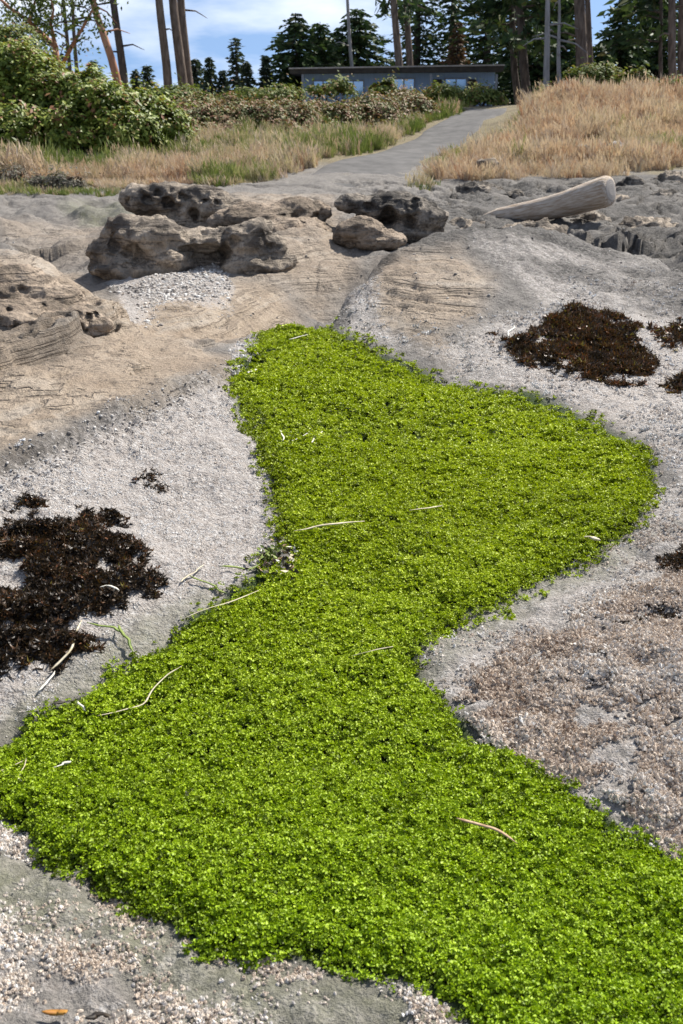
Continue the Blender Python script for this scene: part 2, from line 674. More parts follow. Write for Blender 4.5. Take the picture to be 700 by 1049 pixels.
def scatter(name, pts, rot, scl, idx, var, templates, kind='stuff', label=None, cat=None):
    """one object whose geometry nodes copy the templates to its points"""
    me = bpy.data.meshes.new(name)
    n = len(pts)
    me.vertices.add(n)
    me.vertices.foreach_set('co', np.asarray(pts, np.float32).ravel())
    for an, ty, da, key in (('rot', 'FLOAT_VECTOR', rot, 'vector'), ('scl', 'FLOAT_VECTOR', scl, 'vector'), ('idx', 'INT', idx, 'value'), ('var', 'FLOAT', var, 'value')):
        a = me.attributes.new(an, ty, 'POINT')
        a.data.foreach_set(key, np.asarray(da, np.int32 if ty == 'INT' else np.float32).ravel())
    o = add(name, me, kind=kind, label=label, cat=cat)
    SCAT_N[0] += 1
    tc = bpy.data.collections.new(name + "_shapes")
    for k, tm in enumerate(templates):
        to = bpy.data.objects.new("%s_shape_%02d" % (name, k), tm)
        tc.objects.link(to)
    ng = bpy.data.node_groups.new(name + "_scatter", 'GeometryNodeTree')
    ng.interface.new_socket("Geometry", in_out='INPUT', socket_type='NodeSocketGeometry')
    ng.interface.new_socket("Geometry", in_out='OUTPUT', socket_type='NodeSocketGeometry')
    gi, go = ng.nodes.new('NodeGroupInput'), ng.nodes.new('NodeGroupOutput')
    ip = ng.nodes.new('GeometryNodeInstanceOnPoints')
    ci = ng.nodes.new('GeometryNodeCollectionInfo')
    ci.inputs['Collection'].default_value = tc
    ci.inputs['Separate Children'].default_value = True
    ci.inputs['Reset Children'].default_value = True
    ip.inputs['Pick Instance'].default_value = True

    def na(nm, ty):
        q = ng.nodes.new('GeometryNodeInputNamedAttribute')
        q.data_type = ty
        q.inputs['Name'].default_value = nm
        return q.outputs['Attribute']
    ng.links.new(gi.outputs[0], ip.inputs['Points'])
    ng.links.new(ci.outputs[0], ip.inputs['Instance'])
    ng.links.new(na('idx', 'INT'), ip.inputs['Instance Index'])
    ng.links.new(na('rot', 'FLOAT_VECTOR'), ip.inputs['Rotation'])
    ng.links.new(na('scl', 'FLOAT_VECTOR'), ip.inputs['Scale'])
    ng.links.new(ip.outputs[0], go.inputs[0])
    md = o.modifiers.new("scatter", 'NODES')
    md.node_group = ng
    return o


def scl3(s, sz=None):
    s = np.asarray(s)
    return np.stack([s, s, s if sz is None else s * sz], 1)


# ------------------------------------------------------------------ ground: one sheet out to the wood and beyond
def build_ground():
    ys = [0.5]
    while ys[-1] < 22:
        ys.append(ys[-1] + 0.0034 * ys[-1] + 0.0036)
    while ys[-1] < 900:
        ys.append(ys[-1] * 1.025 + 0.05)
    ys = np.array(ys)
    nx = 600
    s = np.linspace(-1, 1, nx)
    s = 0.75 * s + 0.25 * s ** 3
    Y, S = np.meshgrid(ys, s, indexing='ij')
    X = S * (0.85 + 0.60 * Y)
    Z = H(X, Y)
    Z = np.where(Y > 75, np.minimum(Z, 0.9), Z)
    nr, nc = X.shape
    V = np.stack([X, Y, Z], -1).reshape(-1, 3)
    i = np.arange(nr - 1)[:, None] * nc + np.arange(nc - 1)[None]
    F = np.stack([i, i + 1, i + nc + 1, i + nc], -1).reshape(-1, 4)
    me = mesh_np("ground", V, F, None, True)
    # what grows or lies where: tan stone, barnacle white, dark lichen and painted flank shade / wet film, soil, algae bed
    x, y, z = V[:, 0], V[:, 1], V[:, 2]
    h0 = H0(x, y)
    u, v = proj(x, y, h0)
    u = u + 9 * fbm2(x, y, 0.35, 3, 101) * np.clip(4 / y, .3, 1)
    v = v + 6 * fbm2(x, y, 0.35, 3, 102) * np.clip(4 / y, .3, 1)
    n1 = fbm2(x, y, 0.5, 4, 201)
    n2 = fbm2(x, y, 0.12, 3, 202)

    def reg(poly, soft, y0=0, y1=99, amt=1.0):
        sel = (y > y0) & (y < y1)
        m = np.zeros(len(x))
        m[sel] = sstep(-soft, soft, polydist(u[sel], v[sel], poly)) * amt
        return m
    tan = np.maximum.reduce([
        reg([(-80, 500), (-80, 250), (60, 255), (110, 300), (150, 295), (280, 285), (330, 312), (250, 335), (200, 360), (250, 378), (120, 425), (0, 480)], 14, 3, 9.5),
        reg([(385, 262), (470, 262), (500, 285), (490, 320), (450, 345), (470, 375), (390, 330), (375, 290)], 16, 5.4, 9.5, .9),
        reg([(240, 200), (340, 200), (350, 240), (370, 265), (330, 295), (240, 285)], 14, 8, 16, .8),
        reg([(0, 230), (100, 225), (200, 240), (120, 265), (0, 250)], 12, 8, 15, .55),
        reg([(480, 345), (700, 385), (720, 470), (680, 450), (560, 395)], 18, 3, 8, .5),
    ])
    white = np.maximum.reduce([
        reg([(-60, 745), (-60, 520), (0, 492), (120, 435), (240, 385), (262, 460), (285, 560), (240, 620), (130, 685)], 16, 1.2, 6, .85),
        reg([(255, 330), (300, 318), (340, 300), (330, 325), (262, 365), (235, 400), (235, 375)], 10, 4, 9, .8),
        reg([(335, 345), (350, 300), (380, 290), (400, 340), (470, 385), (620, 430), (720, 500), (720, 330), (600, 310), (500, 330), (440, 360)], 20, 3, 9, .75),
        reg([(100, 265), (230, 268), (240, 300), (130, 308)], 8, 6.5, 11, .9),
        reg([(660, 500), (720, 470), (720, 900), (560, 800), (430, 690), (440, 645), (560, 595)], 14, 1, 5, .55),
        reg([(480, 250), (600, 260), (720, 300), (720, 340), (560, 320)], 16, 5, 9.5, .55),
        reg([(-80, 850), (30, 850), (120, 920), (250, 990), (480, 1060), (-80, 1060)], 20, .5, 3, .35),
    ])
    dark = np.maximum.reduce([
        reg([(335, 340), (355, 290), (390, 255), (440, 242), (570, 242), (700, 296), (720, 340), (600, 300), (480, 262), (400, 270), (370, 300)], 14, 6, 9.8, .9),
        reg([(331, 350), (337, 325), (351, 299), (373, 275), (405, 256), (412, 266), (386, 290), (368, 314), (352, 346)], 7, 5.5, 9.8, 1.0),  # dome's left flank: lichen staining plus its shade painted into the colour
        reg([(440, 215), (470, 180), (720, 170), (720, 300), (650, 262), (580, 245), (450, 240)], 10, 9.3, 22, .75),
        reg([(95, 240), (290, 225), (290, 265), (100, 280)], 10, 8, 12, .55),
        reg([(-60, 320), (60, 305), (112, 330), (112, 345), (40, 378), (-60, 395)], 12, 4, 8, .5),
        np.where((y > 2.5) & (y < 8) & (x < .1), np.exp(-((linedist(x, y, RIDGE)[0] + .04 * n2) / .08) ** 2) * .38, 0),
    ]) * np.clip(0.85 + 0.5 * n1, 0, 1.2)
    film = np.maximum.reduce([
        reg([(-80, 860), (40, 885), (120, 925), (220, 985), (420, 1015), (470, 1060), (200, 1060), (120, 990), (-80, 930)], 26, .5, 3, .9),
        reg([(440, 640), (560, 590), (640, 555), (690, 540), (600, 600), (480, 650), (440, 690), (425, 690)], 10, 1, 5, .6),
        reg([(130, 640), (215, 605), (240, 620), (150, 680), (30, 735), (0, 745), (0, 720)], 12, 1, 4, .7),
        reg([(60, 212), (130, 208), (170, 220), (90, 226)], 4, 10, 17, .9),
    ])
    bed = sstep(-6, 4, polydist(u, v, SEA)) * (y < 9)
    soil = np.maximum(sstep(19.3, 20.6, y + 0.6 * n1 + 2.2 * sstep(-1.5, -3.0, x)), 0)
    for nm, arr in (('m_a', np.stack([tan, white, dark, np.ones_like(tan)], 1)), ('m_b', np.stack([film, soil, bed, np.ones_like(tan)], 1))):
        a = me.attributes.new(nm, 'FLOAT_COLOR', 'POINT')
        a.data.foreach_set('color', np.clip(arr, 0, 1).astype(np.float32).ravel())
    m, t, b = mat("shore_rock", 0.85, 0.25)
    vv = obj_vec(t)
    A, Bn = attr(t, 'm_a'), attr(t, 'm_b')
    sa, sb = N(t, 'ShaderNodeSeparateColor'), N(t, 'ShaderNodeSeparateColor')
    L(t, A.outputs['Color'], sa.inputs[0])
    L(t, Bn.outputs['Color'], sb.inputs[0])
    nA = noise_node(t, 2.2, 8, 0.65, vv)
    nB = noise_node(t, 38, 6, 0.7, vv)
    nC = noise_node(t, 150, 4, 0.65, vv)
    vor = N(t, 'ShaderNodeTexVoronoi')
    vor.inputs['Scale'].default_value = 95
    L(t, vv, vor.inputs['Vector'])
    vor2 = N(t, 'ShaderNodeTexVoronoi')
    vor2.inputs['Scale'].default_value = 38
    L(t, vv, vor2.inputs['Vector'])
    g = ramp(t, nA.outputs['Fac'], [(.3, (.18, .165, .15)), (.7, (.30, .275, .245))])
    g = mixc(t, mathn(t, 'MULTIPLY', nB.outputs['Fac'], .55), g, (.10, .095, .09))
    tn = ramp(t, nA.outputs['Fac'], [(.3, (.30, .23, .165)), (.5, (.375, .30, .225)), (.7, (.44, .365, .285))])
    tn = mixc(t, ramp(t, nB.outputs['Fac'], [(.5, (0, 0, 0)), (.75, (.55, .55, .55))]), tn, (.16, .12, .085))
    mp = N(t, 'ShaderNodeMapping')
    mp.inputs['Scale'].default_value = (.8, .8, 30)
    L(t, vv, mp.inputs['Vector'])
    nS = noise_node(t, 1.0, 3, .55, mp.outputs[0])
    band = ramp(t, nS.outputs['Fac'], [(.40, (0, 0, 0)), (.455, (1, 1, 1)), (.475, (1, 1, 1)), (.52, (0, 0, 0))])
    band = mathn(t, 'MULTIPLY', band, ramp(t, nA.outputs['Fac'], [(.42, (.06, .06, .06)), (.6, (1, 1, 1))]))
    tn = mixc(t, mathn(t, 'MULTIPLY', band, .6), tn, (.14, .105, .075))
    tn = mixc(t, ramp(t, nS.outputs['Fac'], [(.55, (0, 0, 0)), (.68, (.5, .5, .5))]), tn, (.44, .39, .33))
    g = mixc(t, mathn(t, 'MULTIPLY', band, .30), g, (.10, .092, .085))
    c = mixc(t, sa.outputs[0], g, tn)
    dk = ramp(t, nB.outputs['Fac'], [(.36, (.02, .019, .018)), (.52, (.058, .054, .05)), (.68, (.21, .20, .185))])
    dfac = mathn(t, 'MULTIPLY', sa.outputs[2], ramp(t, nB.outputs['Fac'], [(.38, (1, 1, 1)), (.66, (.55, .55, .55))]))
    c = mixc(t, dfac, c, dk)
    nD = noise_node(t, 13, 6, .72, vv)
    pitf = ramp(t, mathn(t, 'ADD', mathn(t, 'MULTIPLY', nD.outputs['Fac'], .5), mathn(t, 'MULTIPLY', nB.outputs['Fac'], .5)), [(.53, (0, 0, 0)), (.60, (.8, .8, .8))])
    c = mixc(t, mathn(t, 'MULTIPLY', pitf, .75), c, (.075, .065, .056))
    # barnacle crust: bright specks with dark gaps
    spk = ramp(t, nC.outputs['Fac'], [(.36, (.17, .155, .14)), (.47, (.47, .44, .41)), (.64, (.68, .66, .64))])
    spk2 = mixc(t, ramp(t, vor2.outputs['Distance'], [(.1, (0, 0, 0)), (.6, (.5, .5, .5))]), spk, (.30, .25, .215))
    thr = mathn(t, 'ADD', mathn(t, 'MULTIPLY', sa.outputs[1], 1.25), mathn(t, 'MULTIPLY', mathn(t, 'SUBTRACT', nB.outputs['Fac'], 0.55), 2.6))
    wf = ramp(t, thr, [(.22, (0, 0, 0)), (.75, (.95, .95, .95))])
    wf = mathn(t, 'MULTIPLY', wf, ramp(t, sa.outputs[1], [(.0, (0, 0, 0)), (.15, (1, 1, 1))]))
    wf = mathn(t, 'MULTIPLY', wf, ramp(t, sa.outputs[2], [(.2, (1, 1, 1)), (.8, (.25, .25, .25))]))
    c = mixc(t, wf, c, spk2)
    c = mixc(t, mathn(t, 'MULTIPLY', pitf, ramp(t, sa.outputs[1], [(.1, (0, 0, 0)), (.4, (.45, .45, .45))])), c, (.085, .075, .066))
    fl = ramp(t, nB.outputs['Fac'], [(.3, (.13, .13, .09)), (.52, (.21, .205, .16)), (.62, (.28, .265, .22)), (.75, (.42, .40, .35))])
    fl = mixc(t, ramp(t, noise_node(t, 9, 5, .7, vv).outputs['Fac'], [(.45, (0, 0, 0)), (.65, (.75, .75, .75))]), fl, (.165, .17, .09))
    c = mixc(t, mathn(t, 'MULTIPLY', sb.outputs[0], .85), c, fl)
    so = ramp(t, nA.outputs['Fac'], [(.35, (.15, .12, .07)), (.65, (.22, .185, .11))])
    c = mixc(t, sb.outputs[1], c, so)
    c = mixc(t, sb.outputs[2], c, (.035, .06, .012))
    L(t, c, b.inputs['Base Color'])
    hh = mathn(t, 'ADD', mathn(t, 'MULTIPLY', nB.outputs['Fac'], 1.0), mathn(t, 'MULTIPLY', nC.outputs['Fac'], .45))
    hh = mathn(t, 'ADD', hh, mathn(t, 'MULTIPLY', vor.outputs['Distance'], mathn(t, 'MULTIPLY', wf, -.35)))
    hh = mathn(t, 'ADD', hh, mathn(t, 'MULTIPLY', nD.outputs['Fac'], 1.6))
    hh = mathn(t, 'SUBTRACT', hh, mathn(t, 'MULTIPLY', mathn(t, 'MULTIPLY', band, sa.outputs[0]), .9))
    bump(t, b, hh, 0.95, 0.024)
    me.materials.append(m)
    return add("ground", me, kind='structure', label="sandstone shore shelf rising to grassy banks", cat=None)


ground = build_ground()

# ------------------------------------------------------------------ lane: a sheet lying on the slope
def build_path():
    ctr = []
    LE = [(255, 200), (285, 189), (330, 172), (380, 157), (420, 142), (452, 127), (480, 114), (502, 109)]
    RE = [(430, 196), (420, 186), (428, 172), (446, 160), (468, 148), (500, 128), (520, 116), (530, 110)]
    V, F = [], []
    n = 12
    P = []
    for a, b2 in zip(LE, RE):
        P.append((hit(*a), hit(*b2)))
    P.append(((P[-1][0][0] + 1.3, 44, 1.2), (P[-1][1][0] + 1.5, 44, 1.2)))
    P.append(((P[-1][0][0] + 2.5, 55, .8), (P[-1][1][0] + 2.5, 55, .8)))
    # resample along
    rows = []
    for i in range(len(P) - 1):
        for k in range(10):
            f = k / 10
            rows.append([np.array(P[i][s]) * (1 - f) + np.array(P[i + 1][s]) * f for s in (0, 1)])
    for r, (a, b2) in enumerate(rows):
        for k in range(n + 1):
            f = k / n
            p = a * (1 - f) + b2 * f
            w = 0.12 * noise2(r * .45, k * 0.0 + (3 if k < 6 else 9), 5) * (abs(f - .5) * 2) ** 3
            V.append((p[0] + w, p[1], 0))
    V = np.array(V)
    V[:, 2] = H(V[:, 0], V[:, 1])
    Z = V[:, 2].reshape(-1, n + 1)
    for _ in range(4):
        Z[:, 1:-1] = (Z[:, :-2] + Z[:, 2:] + Z[:, 1:-1]) / 3
        Z[1:-1] = (Z[:-2] + Z[2:] + Z[1:-1]) / 3
    Z = np.maximum(Z, H(V[:, 0], V[:, 1]).reshape(Z.shape) - 0.02)
    Z[:, 0] -= .09
    Z[:, -1] -= .09
    V[:, 2] = Z.ravel() + np.repeat(np.interp(np.arange(len(rows)), [0, 12, 22], [-.12, -.02, .035]), n + 1)
    nr = len(rows)
    i = np.arange(nr - 1)[:, None] * (n + 1) + np.arange(n)[None]
    F = np.stack([i, i + 1, i + n + 2, i + n + 1], -1).reshape(-1, 4)
    m = simple_mat("old_tarmac", (.078, .075, .072), (.125, .119, .114), 3.0, .9, .2, .35, .01)
    return add("path", mesh_np("path", V, F, m, True), kind='structure', label="grey tarmac lane climbing between grassy banks")


path = build_path()

# ------------------------------------------------------------------ sea lettuce mat
def lettuce_template(seed, n, r):
    g = np.random.default_rng(seed)
    V, F = [], []
    for k in range(n):
        th = g.uniform(0, 2 * math.pi)
        el = g.uniform(0.15, 1.2)
        d = np.array([math.cos(th) * math.cos(el), math.sin(th) * math.cos(el), math.sin(el)])
        side = np.cross(d, [0, 0, 1])
        side /= np.linalg.norm(side) + 1e-9
        a = g.uniform(-.9, .9)
        nn = np.cross(side, d)
        side = side * math.cos(a) + nn * math.sin(a)
        nn = np.cross(side, d)
        ln = r * g.uniform(.35, .75)
        w = r * g.uniform(.2, .38)
        base = np.array([g.normal() * .52 * r, g.normal() * .52 * r, g.uniform(-.35, .35) * r])
        o = len(V)
        bend = g.uniform(-.6, .6)
        for i in range(3):
            f = i / 2
            c = base + d * ln * f + nn * bend * ln * f * f - np.array([0, 0, .25 * ln * f * f])
            ww = w * (0.45, 1.0, .75)[i]
            for j in (-1, 0, 1):
                V.append(c + side * ww * j + nn * w * (.62 * g.uniform(-1, 1) + (.25 if j else -.15)))
        for i in range(2):
            for j in range(2):
                q = o + i * 3 + j
                F.append((q, q + 1, q + 4, q + 3))
    return np.array(V), np.array(F)


lettuce_m, _t, _b = mat("sea_lettuce", 0.5, 0.3)
_a = attr(_t, 'var', True)
_n = noise_node(_t, 90, 2, .5, obj_vec(_t))
_f = mathn(_t, 'ADD', _a.outputs['Fac'], mathn(_t, 'MULTIPLY', mathn(_t, 'SUBTRACT', _n.outputs['Fac'], .5), .5))
_c = ramp(_t, _f, [(0.0, (.045, .052, .004)), (.3, (.15, .19, .006)), (.55, (.29, .37, .008)), (.8, (.39, .48, .012)), (1.0, (.52, .59, .06))])
_h = noise_node(_t, 1.3, 3, .6, obj_vec(_t))
_sy = N(_t, 'ShaderNodeSeparateXYZ')
L(_t, N(_t, 'ShaderNodeNewGeometry').outputs['Position'], _sy.inputs[0])
_hf = mathn(_t, 'ADD', _h.outputs['Fac'], mathn(_t, 'MULTIPLY', mathn(_t, 'SUBTRACT', 2.6, _sy.outputs[1]), .10))
_c = mixc(_t, ramp(_t, _hf, [(.42, (0, 0, 0)), (.66, (1, 1, 1))]), _c, mixc(_t, 1.0, _c, (.76, .93, .9), 'MULTIPLY'))
L(_t, _c, _b.inputs['Base Color'])
_tr = N(_t, 'ShaderNodeBsdfTranslucent')
L(_t, mixc(_t, 1.0, _c, (1.1, 1.1, .35), 'MULTIPLY'), _tr.inputs['Color'])
_mx = N(_t, 'ShaderNodeMixShader')
_mx.inputs[0].default_value = .22
L(_t, _b.outputs[0], _mx.inputs[1])
L(_t, _tr.outputs[0], _mx.inputs[2])
L(_t, _mx.outputs[0], _t.nodes['Material Output'].inputs['Surface'])


def fan_points(n, y0, y1, half, p=2.0, g=rng):
    """random ground points, thinning with distance as y**-p"""
    if p == 2.0:
        y = y0 * (y1 / y0) ** g.random(n)
        w = None
    q = g.random(n)
    if p == 1.0:
        y = y0 + (y1 - y0) * q
    elif p != 2.0:
        k = 2 - p
        y = (y0 ** k + (y1 ** k - y0 ** k) * q) ** (1 / k)
    x = g.uniform(-1, 1, n) * (half[0] + half[1] * y)
    return x, y


def build_lettuce():
    T = [lettuce_template(100 + k, 14, 0.0105) for k in range(8)]
    TM = [mesh_np("lettuce_tuft", V, F, lettuce_m, True) for V, F in T]
    xs, ys = [], []
    for n, a, b2 in ((105000, 1.0, 2.0), (190000, 2.0, 4.2), (190000, 4.2, 8.6)):
        # even cover over the wedge
        y = np.sqrt(rng.uniform(a * a, b2 * b2, n))
        x = rng.uniform(-1, 1, n) * (0.55 + .32 * y)
        xs.append(x)
        ys.append(y)
    x, y = np.concatenate(xs), np.concatenate(ys)
    h0 = H0(x, y)
    u, v = proj(x, y, h0)
    sd = seadist(u, v) + (7 * fbm2(x, y, .14, 3, 301) + 5 * fbm2(x, y, 0.5, 2, 302) + 5 * fbm2(x, y, .04, 2, 303)) * np.clip(2.2 / y, .35, 1.2)
    k = ((sd > 0) | ((sd > -9) & (rng.random(len(x)) < .10))) & (y < 8.4)
    # thin out a little towards the rim
    k &= rng.random(len(x)) < np.where(sd > 0, 0.30 + sd / 24, 1)
    x, y, sd, u, v = x[k], y[k], sd[k], u[k], v[k]
    jx, jy = x + .004 * noise2(x * 90, y * 90, 5), y + .004 * noise2(x * 90, y * 90, 6)
    farc = sstep(2.2, 4.6, y) > rng.random(len(x))
    cell = np.where(farc, worley2(jx, jy, .034, 315), worley2(jx, jy, .019, 313))
    lump = 1.0 - 1.75 * cell
    keep = rng.random(len(x)) < 1.2 - 1.15 * sstep(.36, .72, cell)
    x, y, sd, u, v, lump, cell, farc = (q[keep] for q in (x, y, sd, u, v, lump, cell, farc))
    big = fbm2(x, y, .45, 2, 312)
    rim = np.clip(sd / 20, 0.05, 1)
    z = H(x, y) + 0.006 + rim * (0.012 + np.where(farc, .018, .0125) * lump + .010 * np.clip(big, -.6, 1)) + rng.normal(0, .003, len(x))
    far = sstep(2.3, 5.5, y)
    s = rng.uniform(.65, 1.25, len(x)) * (0.9 + .5 * far)
    hue = fbm2(x, y, .8, 2, 320)
    # olive tufts in the open middle, fresh green down the front, yellow-lime at the head
    olive = sstep(-90, 60, polydist(u, v, [(300, 440), (600, 430), (660, 500), (600, 560), (320, 555)]))
    var = .55 + .13 * hue + .17 * lump + rng.normal(0, .14, len(x)) - .3 * (rng.random(len(x)) < .12) - .10 * olive + .10 * sstep(700, 520, v) + .06 * sstep(420, 340, v) + .08 * np.exp(-((v - 595) / 28) ** 2) - .2 * (1 - rim)  # low tufts between clumps coloured darker: shade of the gaps painted in
    rot = np.stack([rng.normal(0, .3, len(x)), rng.normal(0, .3, len(x)), rng.uniform(0, 6.28, len(x))], 1)
    print("lettuce tufts", len(x))
    return scatter("sea_lettuce", np.stack([x, y, z], 1), rot, scl3(s), rng.integers(0, 8, len(x)), np.clip(var, 0, 1), TM,
                   label="bright green sea lettuce carpeting the gully")


sea_lettuce = build_lettuce()

# ------------------------------------------------------------------ barnacles and shell grit
def barnacle(seed, n=7):
    g = np.random.default_rng(seed)
    V, F = [], []
    ph = g.uniform(0, 6)
    for r, z in ((1.0, -.35), (.86, .25), (.5, .85), (.34, .78), (.22, .3)):
        for k in range(n):
            th = ph + 2 * math.pi * k / n
            q = r * (1 + .18 * math.sin(k * 2.4 + seed)) * g.uniform(.9, 1.1)
            V.append((q * math.cos(th), q * math.sin(th), z + g.normal() * .04))
    for i in range(4):
        for k in range(n):
            F.append((i * n + k, i * n + (k + 1) % n, (i + 1) * n + (k + 1) % n, (i + 1) * n + k))
    F.append(tuple(range(4 * n, 5 * n)))
    return V, F


def barnacle_clump(seed, m):
    g = np.random.default_rng(seed)
    mb = MB()
    for k in range(m):
        V, F = barnacle(seed * 31 + k, 6)
        s = g.uniform(.5, 1.0)
        off = g.normal(0, 1.35, 2)
        tilt = g.normal(0, .35, 2)
        V = [(x * s + off[0] + tilt[0] * z * s, y * s + off[1] + tilt[1] * z * s, z * s + g.uniform(-.1, .15)) for x, y, z in V]
        mb.put(V, F)
    return mb.V, mb.F


barn_m, _t, _b = mat("barnacle_shell", 0.75, 0.3)
_a = attr(_t, 'var', True)
_n = noise_node(_t, 3.0, 3, .6, obj_vec(_t))
_f = mathn(_t, 'ADD', _a.outputs['Fac'], mathn(_t, 'MULTIPLY', mathn(_t, 'SUBTRACT', _n.outputs['Fac'], .5), .5))
_c = ramp(_t, _f, [(0.0, (.19, .125, .085)), (.25, (.43, .35, .275)), (.5, (.51, .435, .36)), (.75, (.56, .53, .49)), (1.0, (.70, .69, .67))])
L(_t, _c, _b.inputs['Base Color'])


def build_barnacles():
    T = [barnacle(k) for k in range(4)] + [barnacle_clump(50 + k, 6) for k in range(4)]
    TM = [mesh_np("barnacle", V, F, barn_m, False) for V, F in T]
    g = np.random.default_rng(77)
    n = 560000
    y = 1.0 * (9.0 / 1.0) ** g.random(n)
    x = g.uniform(-1, 1, n) * (.45 + .40 * y)
    h0 = H0(x, y)
    u, v = proj(x, y, h0)
    uu = u + 10 * fbm2(x, y, .3, 3, 401) * np.clip(3 / y, .3, 1)
    vv = v + 8 * fbm2(x, y, .3, 3, 402) * np.clip(3 / y, .3, 1)

    def reg(poly, soft, amt):
        return sstep(-soft, soft, polydist(uu, vv, poly)) * amt
    tan_z = reg([(560, 640), (720, 560), (720, 905), (640, 850), (560, 795), (460, 725), (450, 700)], 22, 1.0)
    rt = reg([(660, 515), (730, 470), (730, 700), (560, 650), (470, 660), (440, 690), (428, 680), (445, 645), (560, 595)], 14, .50)
    bl = np.maximum(reg([(-80, 900), (60, 900), (110, 960), (260, 1010), (470, 1030), (470, 1080), (-80, 1080)], 24, .42),
                    reg([(-80, 845), (35, 855), (50, 885), (200, 965), (330, 1000), (470, 1045), (430, 1045), (160, 985), (60, 920), (-80, 880)], 10, .66))
    le = np.maximum(reg([(-80, 745), (-80, 520), (0, 492), (120, 440), (240, 388), (262, 460), (285, 560), (240, 620), (130, 690), (0, 752)], 14, .42),
                    reg([(-80, 530), (-80, 490), (0, 482), (120, 428), (235, 380), (240, 396), (120, 455), (0, 520)], 8, .30))
    hd = reg([(255, 340), (300, 316), (340, 300), (335, 320), (268, 360), (240, 400), (225, 390)], 8, .4)
    dm = reg([(335, 345), (355, 290), (390, 300), (410, 350), (470, 385), (640, 440), (730, 520), (730, 300), (600, 290), (500, 330)], 16, .30)
    cob = reg([(110, 282), (150, 288), (200, 268), (235, 275), (235, 303), (150, 307)], 6, .5)
    film = np.maximum(reg([(-80, 870), (40, 890), (120, 925), (220, 985), (400, 1015), (440, 1060), (250, 1060), (120, 985), (-80, 930)], 14, .93),
                      np.maximum(reg([(440, 645), (560, 592), (640, 555), (660, 550), (590, 605), (470, 660), (445, 690)], 6, .9),
                                 reg([(140, 645), (215, 608), (235, 620), (150, 680), (40, 735), (60, 700)], 8, .9)))
    dens = np.maximum.reduce([tan_z, rt, bl, le, hd, dm, cob]) * (1 - film * .86)
    pn = fbm2(x, y, .16, 3, 405) + .5 * fbm2(x, y, .05, 2, 406)
    dens = dens * sstep(-.55, .55, pn + .9 * (dens - .5))
    sd = seadist(u, v)
    k = (g.random(n) < dens) & (sd < 3)
    x, y, u, v = x[k], y[k], u[k], v[k]
    tz, ri, bl, hd, cb, lf, dd = tan_z[k], rt[k], bl[k], hd[k], cob[k], le[k], dm[k]
    lum = fbm2(x, y, .10, 3, 411)
    z = H(x, y) + tz * .014 * np.clip(lum + .2, 0, 1)
    far = sstep(2.4, 5.0, y)
    s = (0.0022 + .0035 * g.random(len(x)) ** 2.0 + .0012 * tz) * (1 - .45 * (lf > .2)) * (1 + .45 * far)
    idx = np.where(g.random(len(x)) < .35 + .3 * tz + .2 * far, g.integers(4, 8, len(x)), g.integers(0, 4, len(x)))
    var = .66 + .16 * g.normal(size=len(x)) - .33 * tz + .16 * tz * lum - .10 * ri - .22 * bl + .15 * lf * 2 * (v < 560) + .2 * cb + .25 * hd + .2 * dd + .12 * fbm2(x, y, .4, 2, 412)
    rot = np.stack([g.normal(0, .22, len(x)), g.normal(0, .22, len(x)), g.uniform(0, 6.28, len(x))], 1)
    sz = g.uniform(.7, 1.5, len(x))
    print("barnacles", len(x))
    return scatter("barnacles", np.stack([x, y, z], 1), rot, np.stack([s, s, s * sz], 1), idx, np.clip(var, 0, 1), TM,
                   label="pinkish and white barnacles crusting the rock")


barnacles = build_barnacles()

# ------------------------------------------------------------------ loose pale cobbles and grit at the foot of the rocks
pebble_m, _t, _b = mat("pale_pebble", 0.8, .3)
_c = ramp(_t, attr(_t, 'var', True).outputs['Fac'], [(0, (.10, .09, .085)), (.35, (.30, .27, .24)), (.7, (.52, .50, .47)), (1, (.70, .69, .66))])
L(_t, _c, _b.inputs['Base Color'])


def pebble(seed):
    g = np.random.default_rng(seed)
    import bmesh
    bm = bmesh.new()
    bmesh.ops.create_icosphere(bm, subdivisions=2, radius=1)
    V = np.array([v.co[:] for v in bm.verts])
    F = np.array([[v.index for v in f.verts] for f in bm.faces])
    bm.free()
    V = V * (1 + .4 * fbm3(V + seed * 7.3, 1.1, 2, seed)[:, None]) * np.array([1, g.uniform(.6, .9), g.uniform(.45, .7)])
    return mesh_np("pebble", V, F, pebble_m, True)


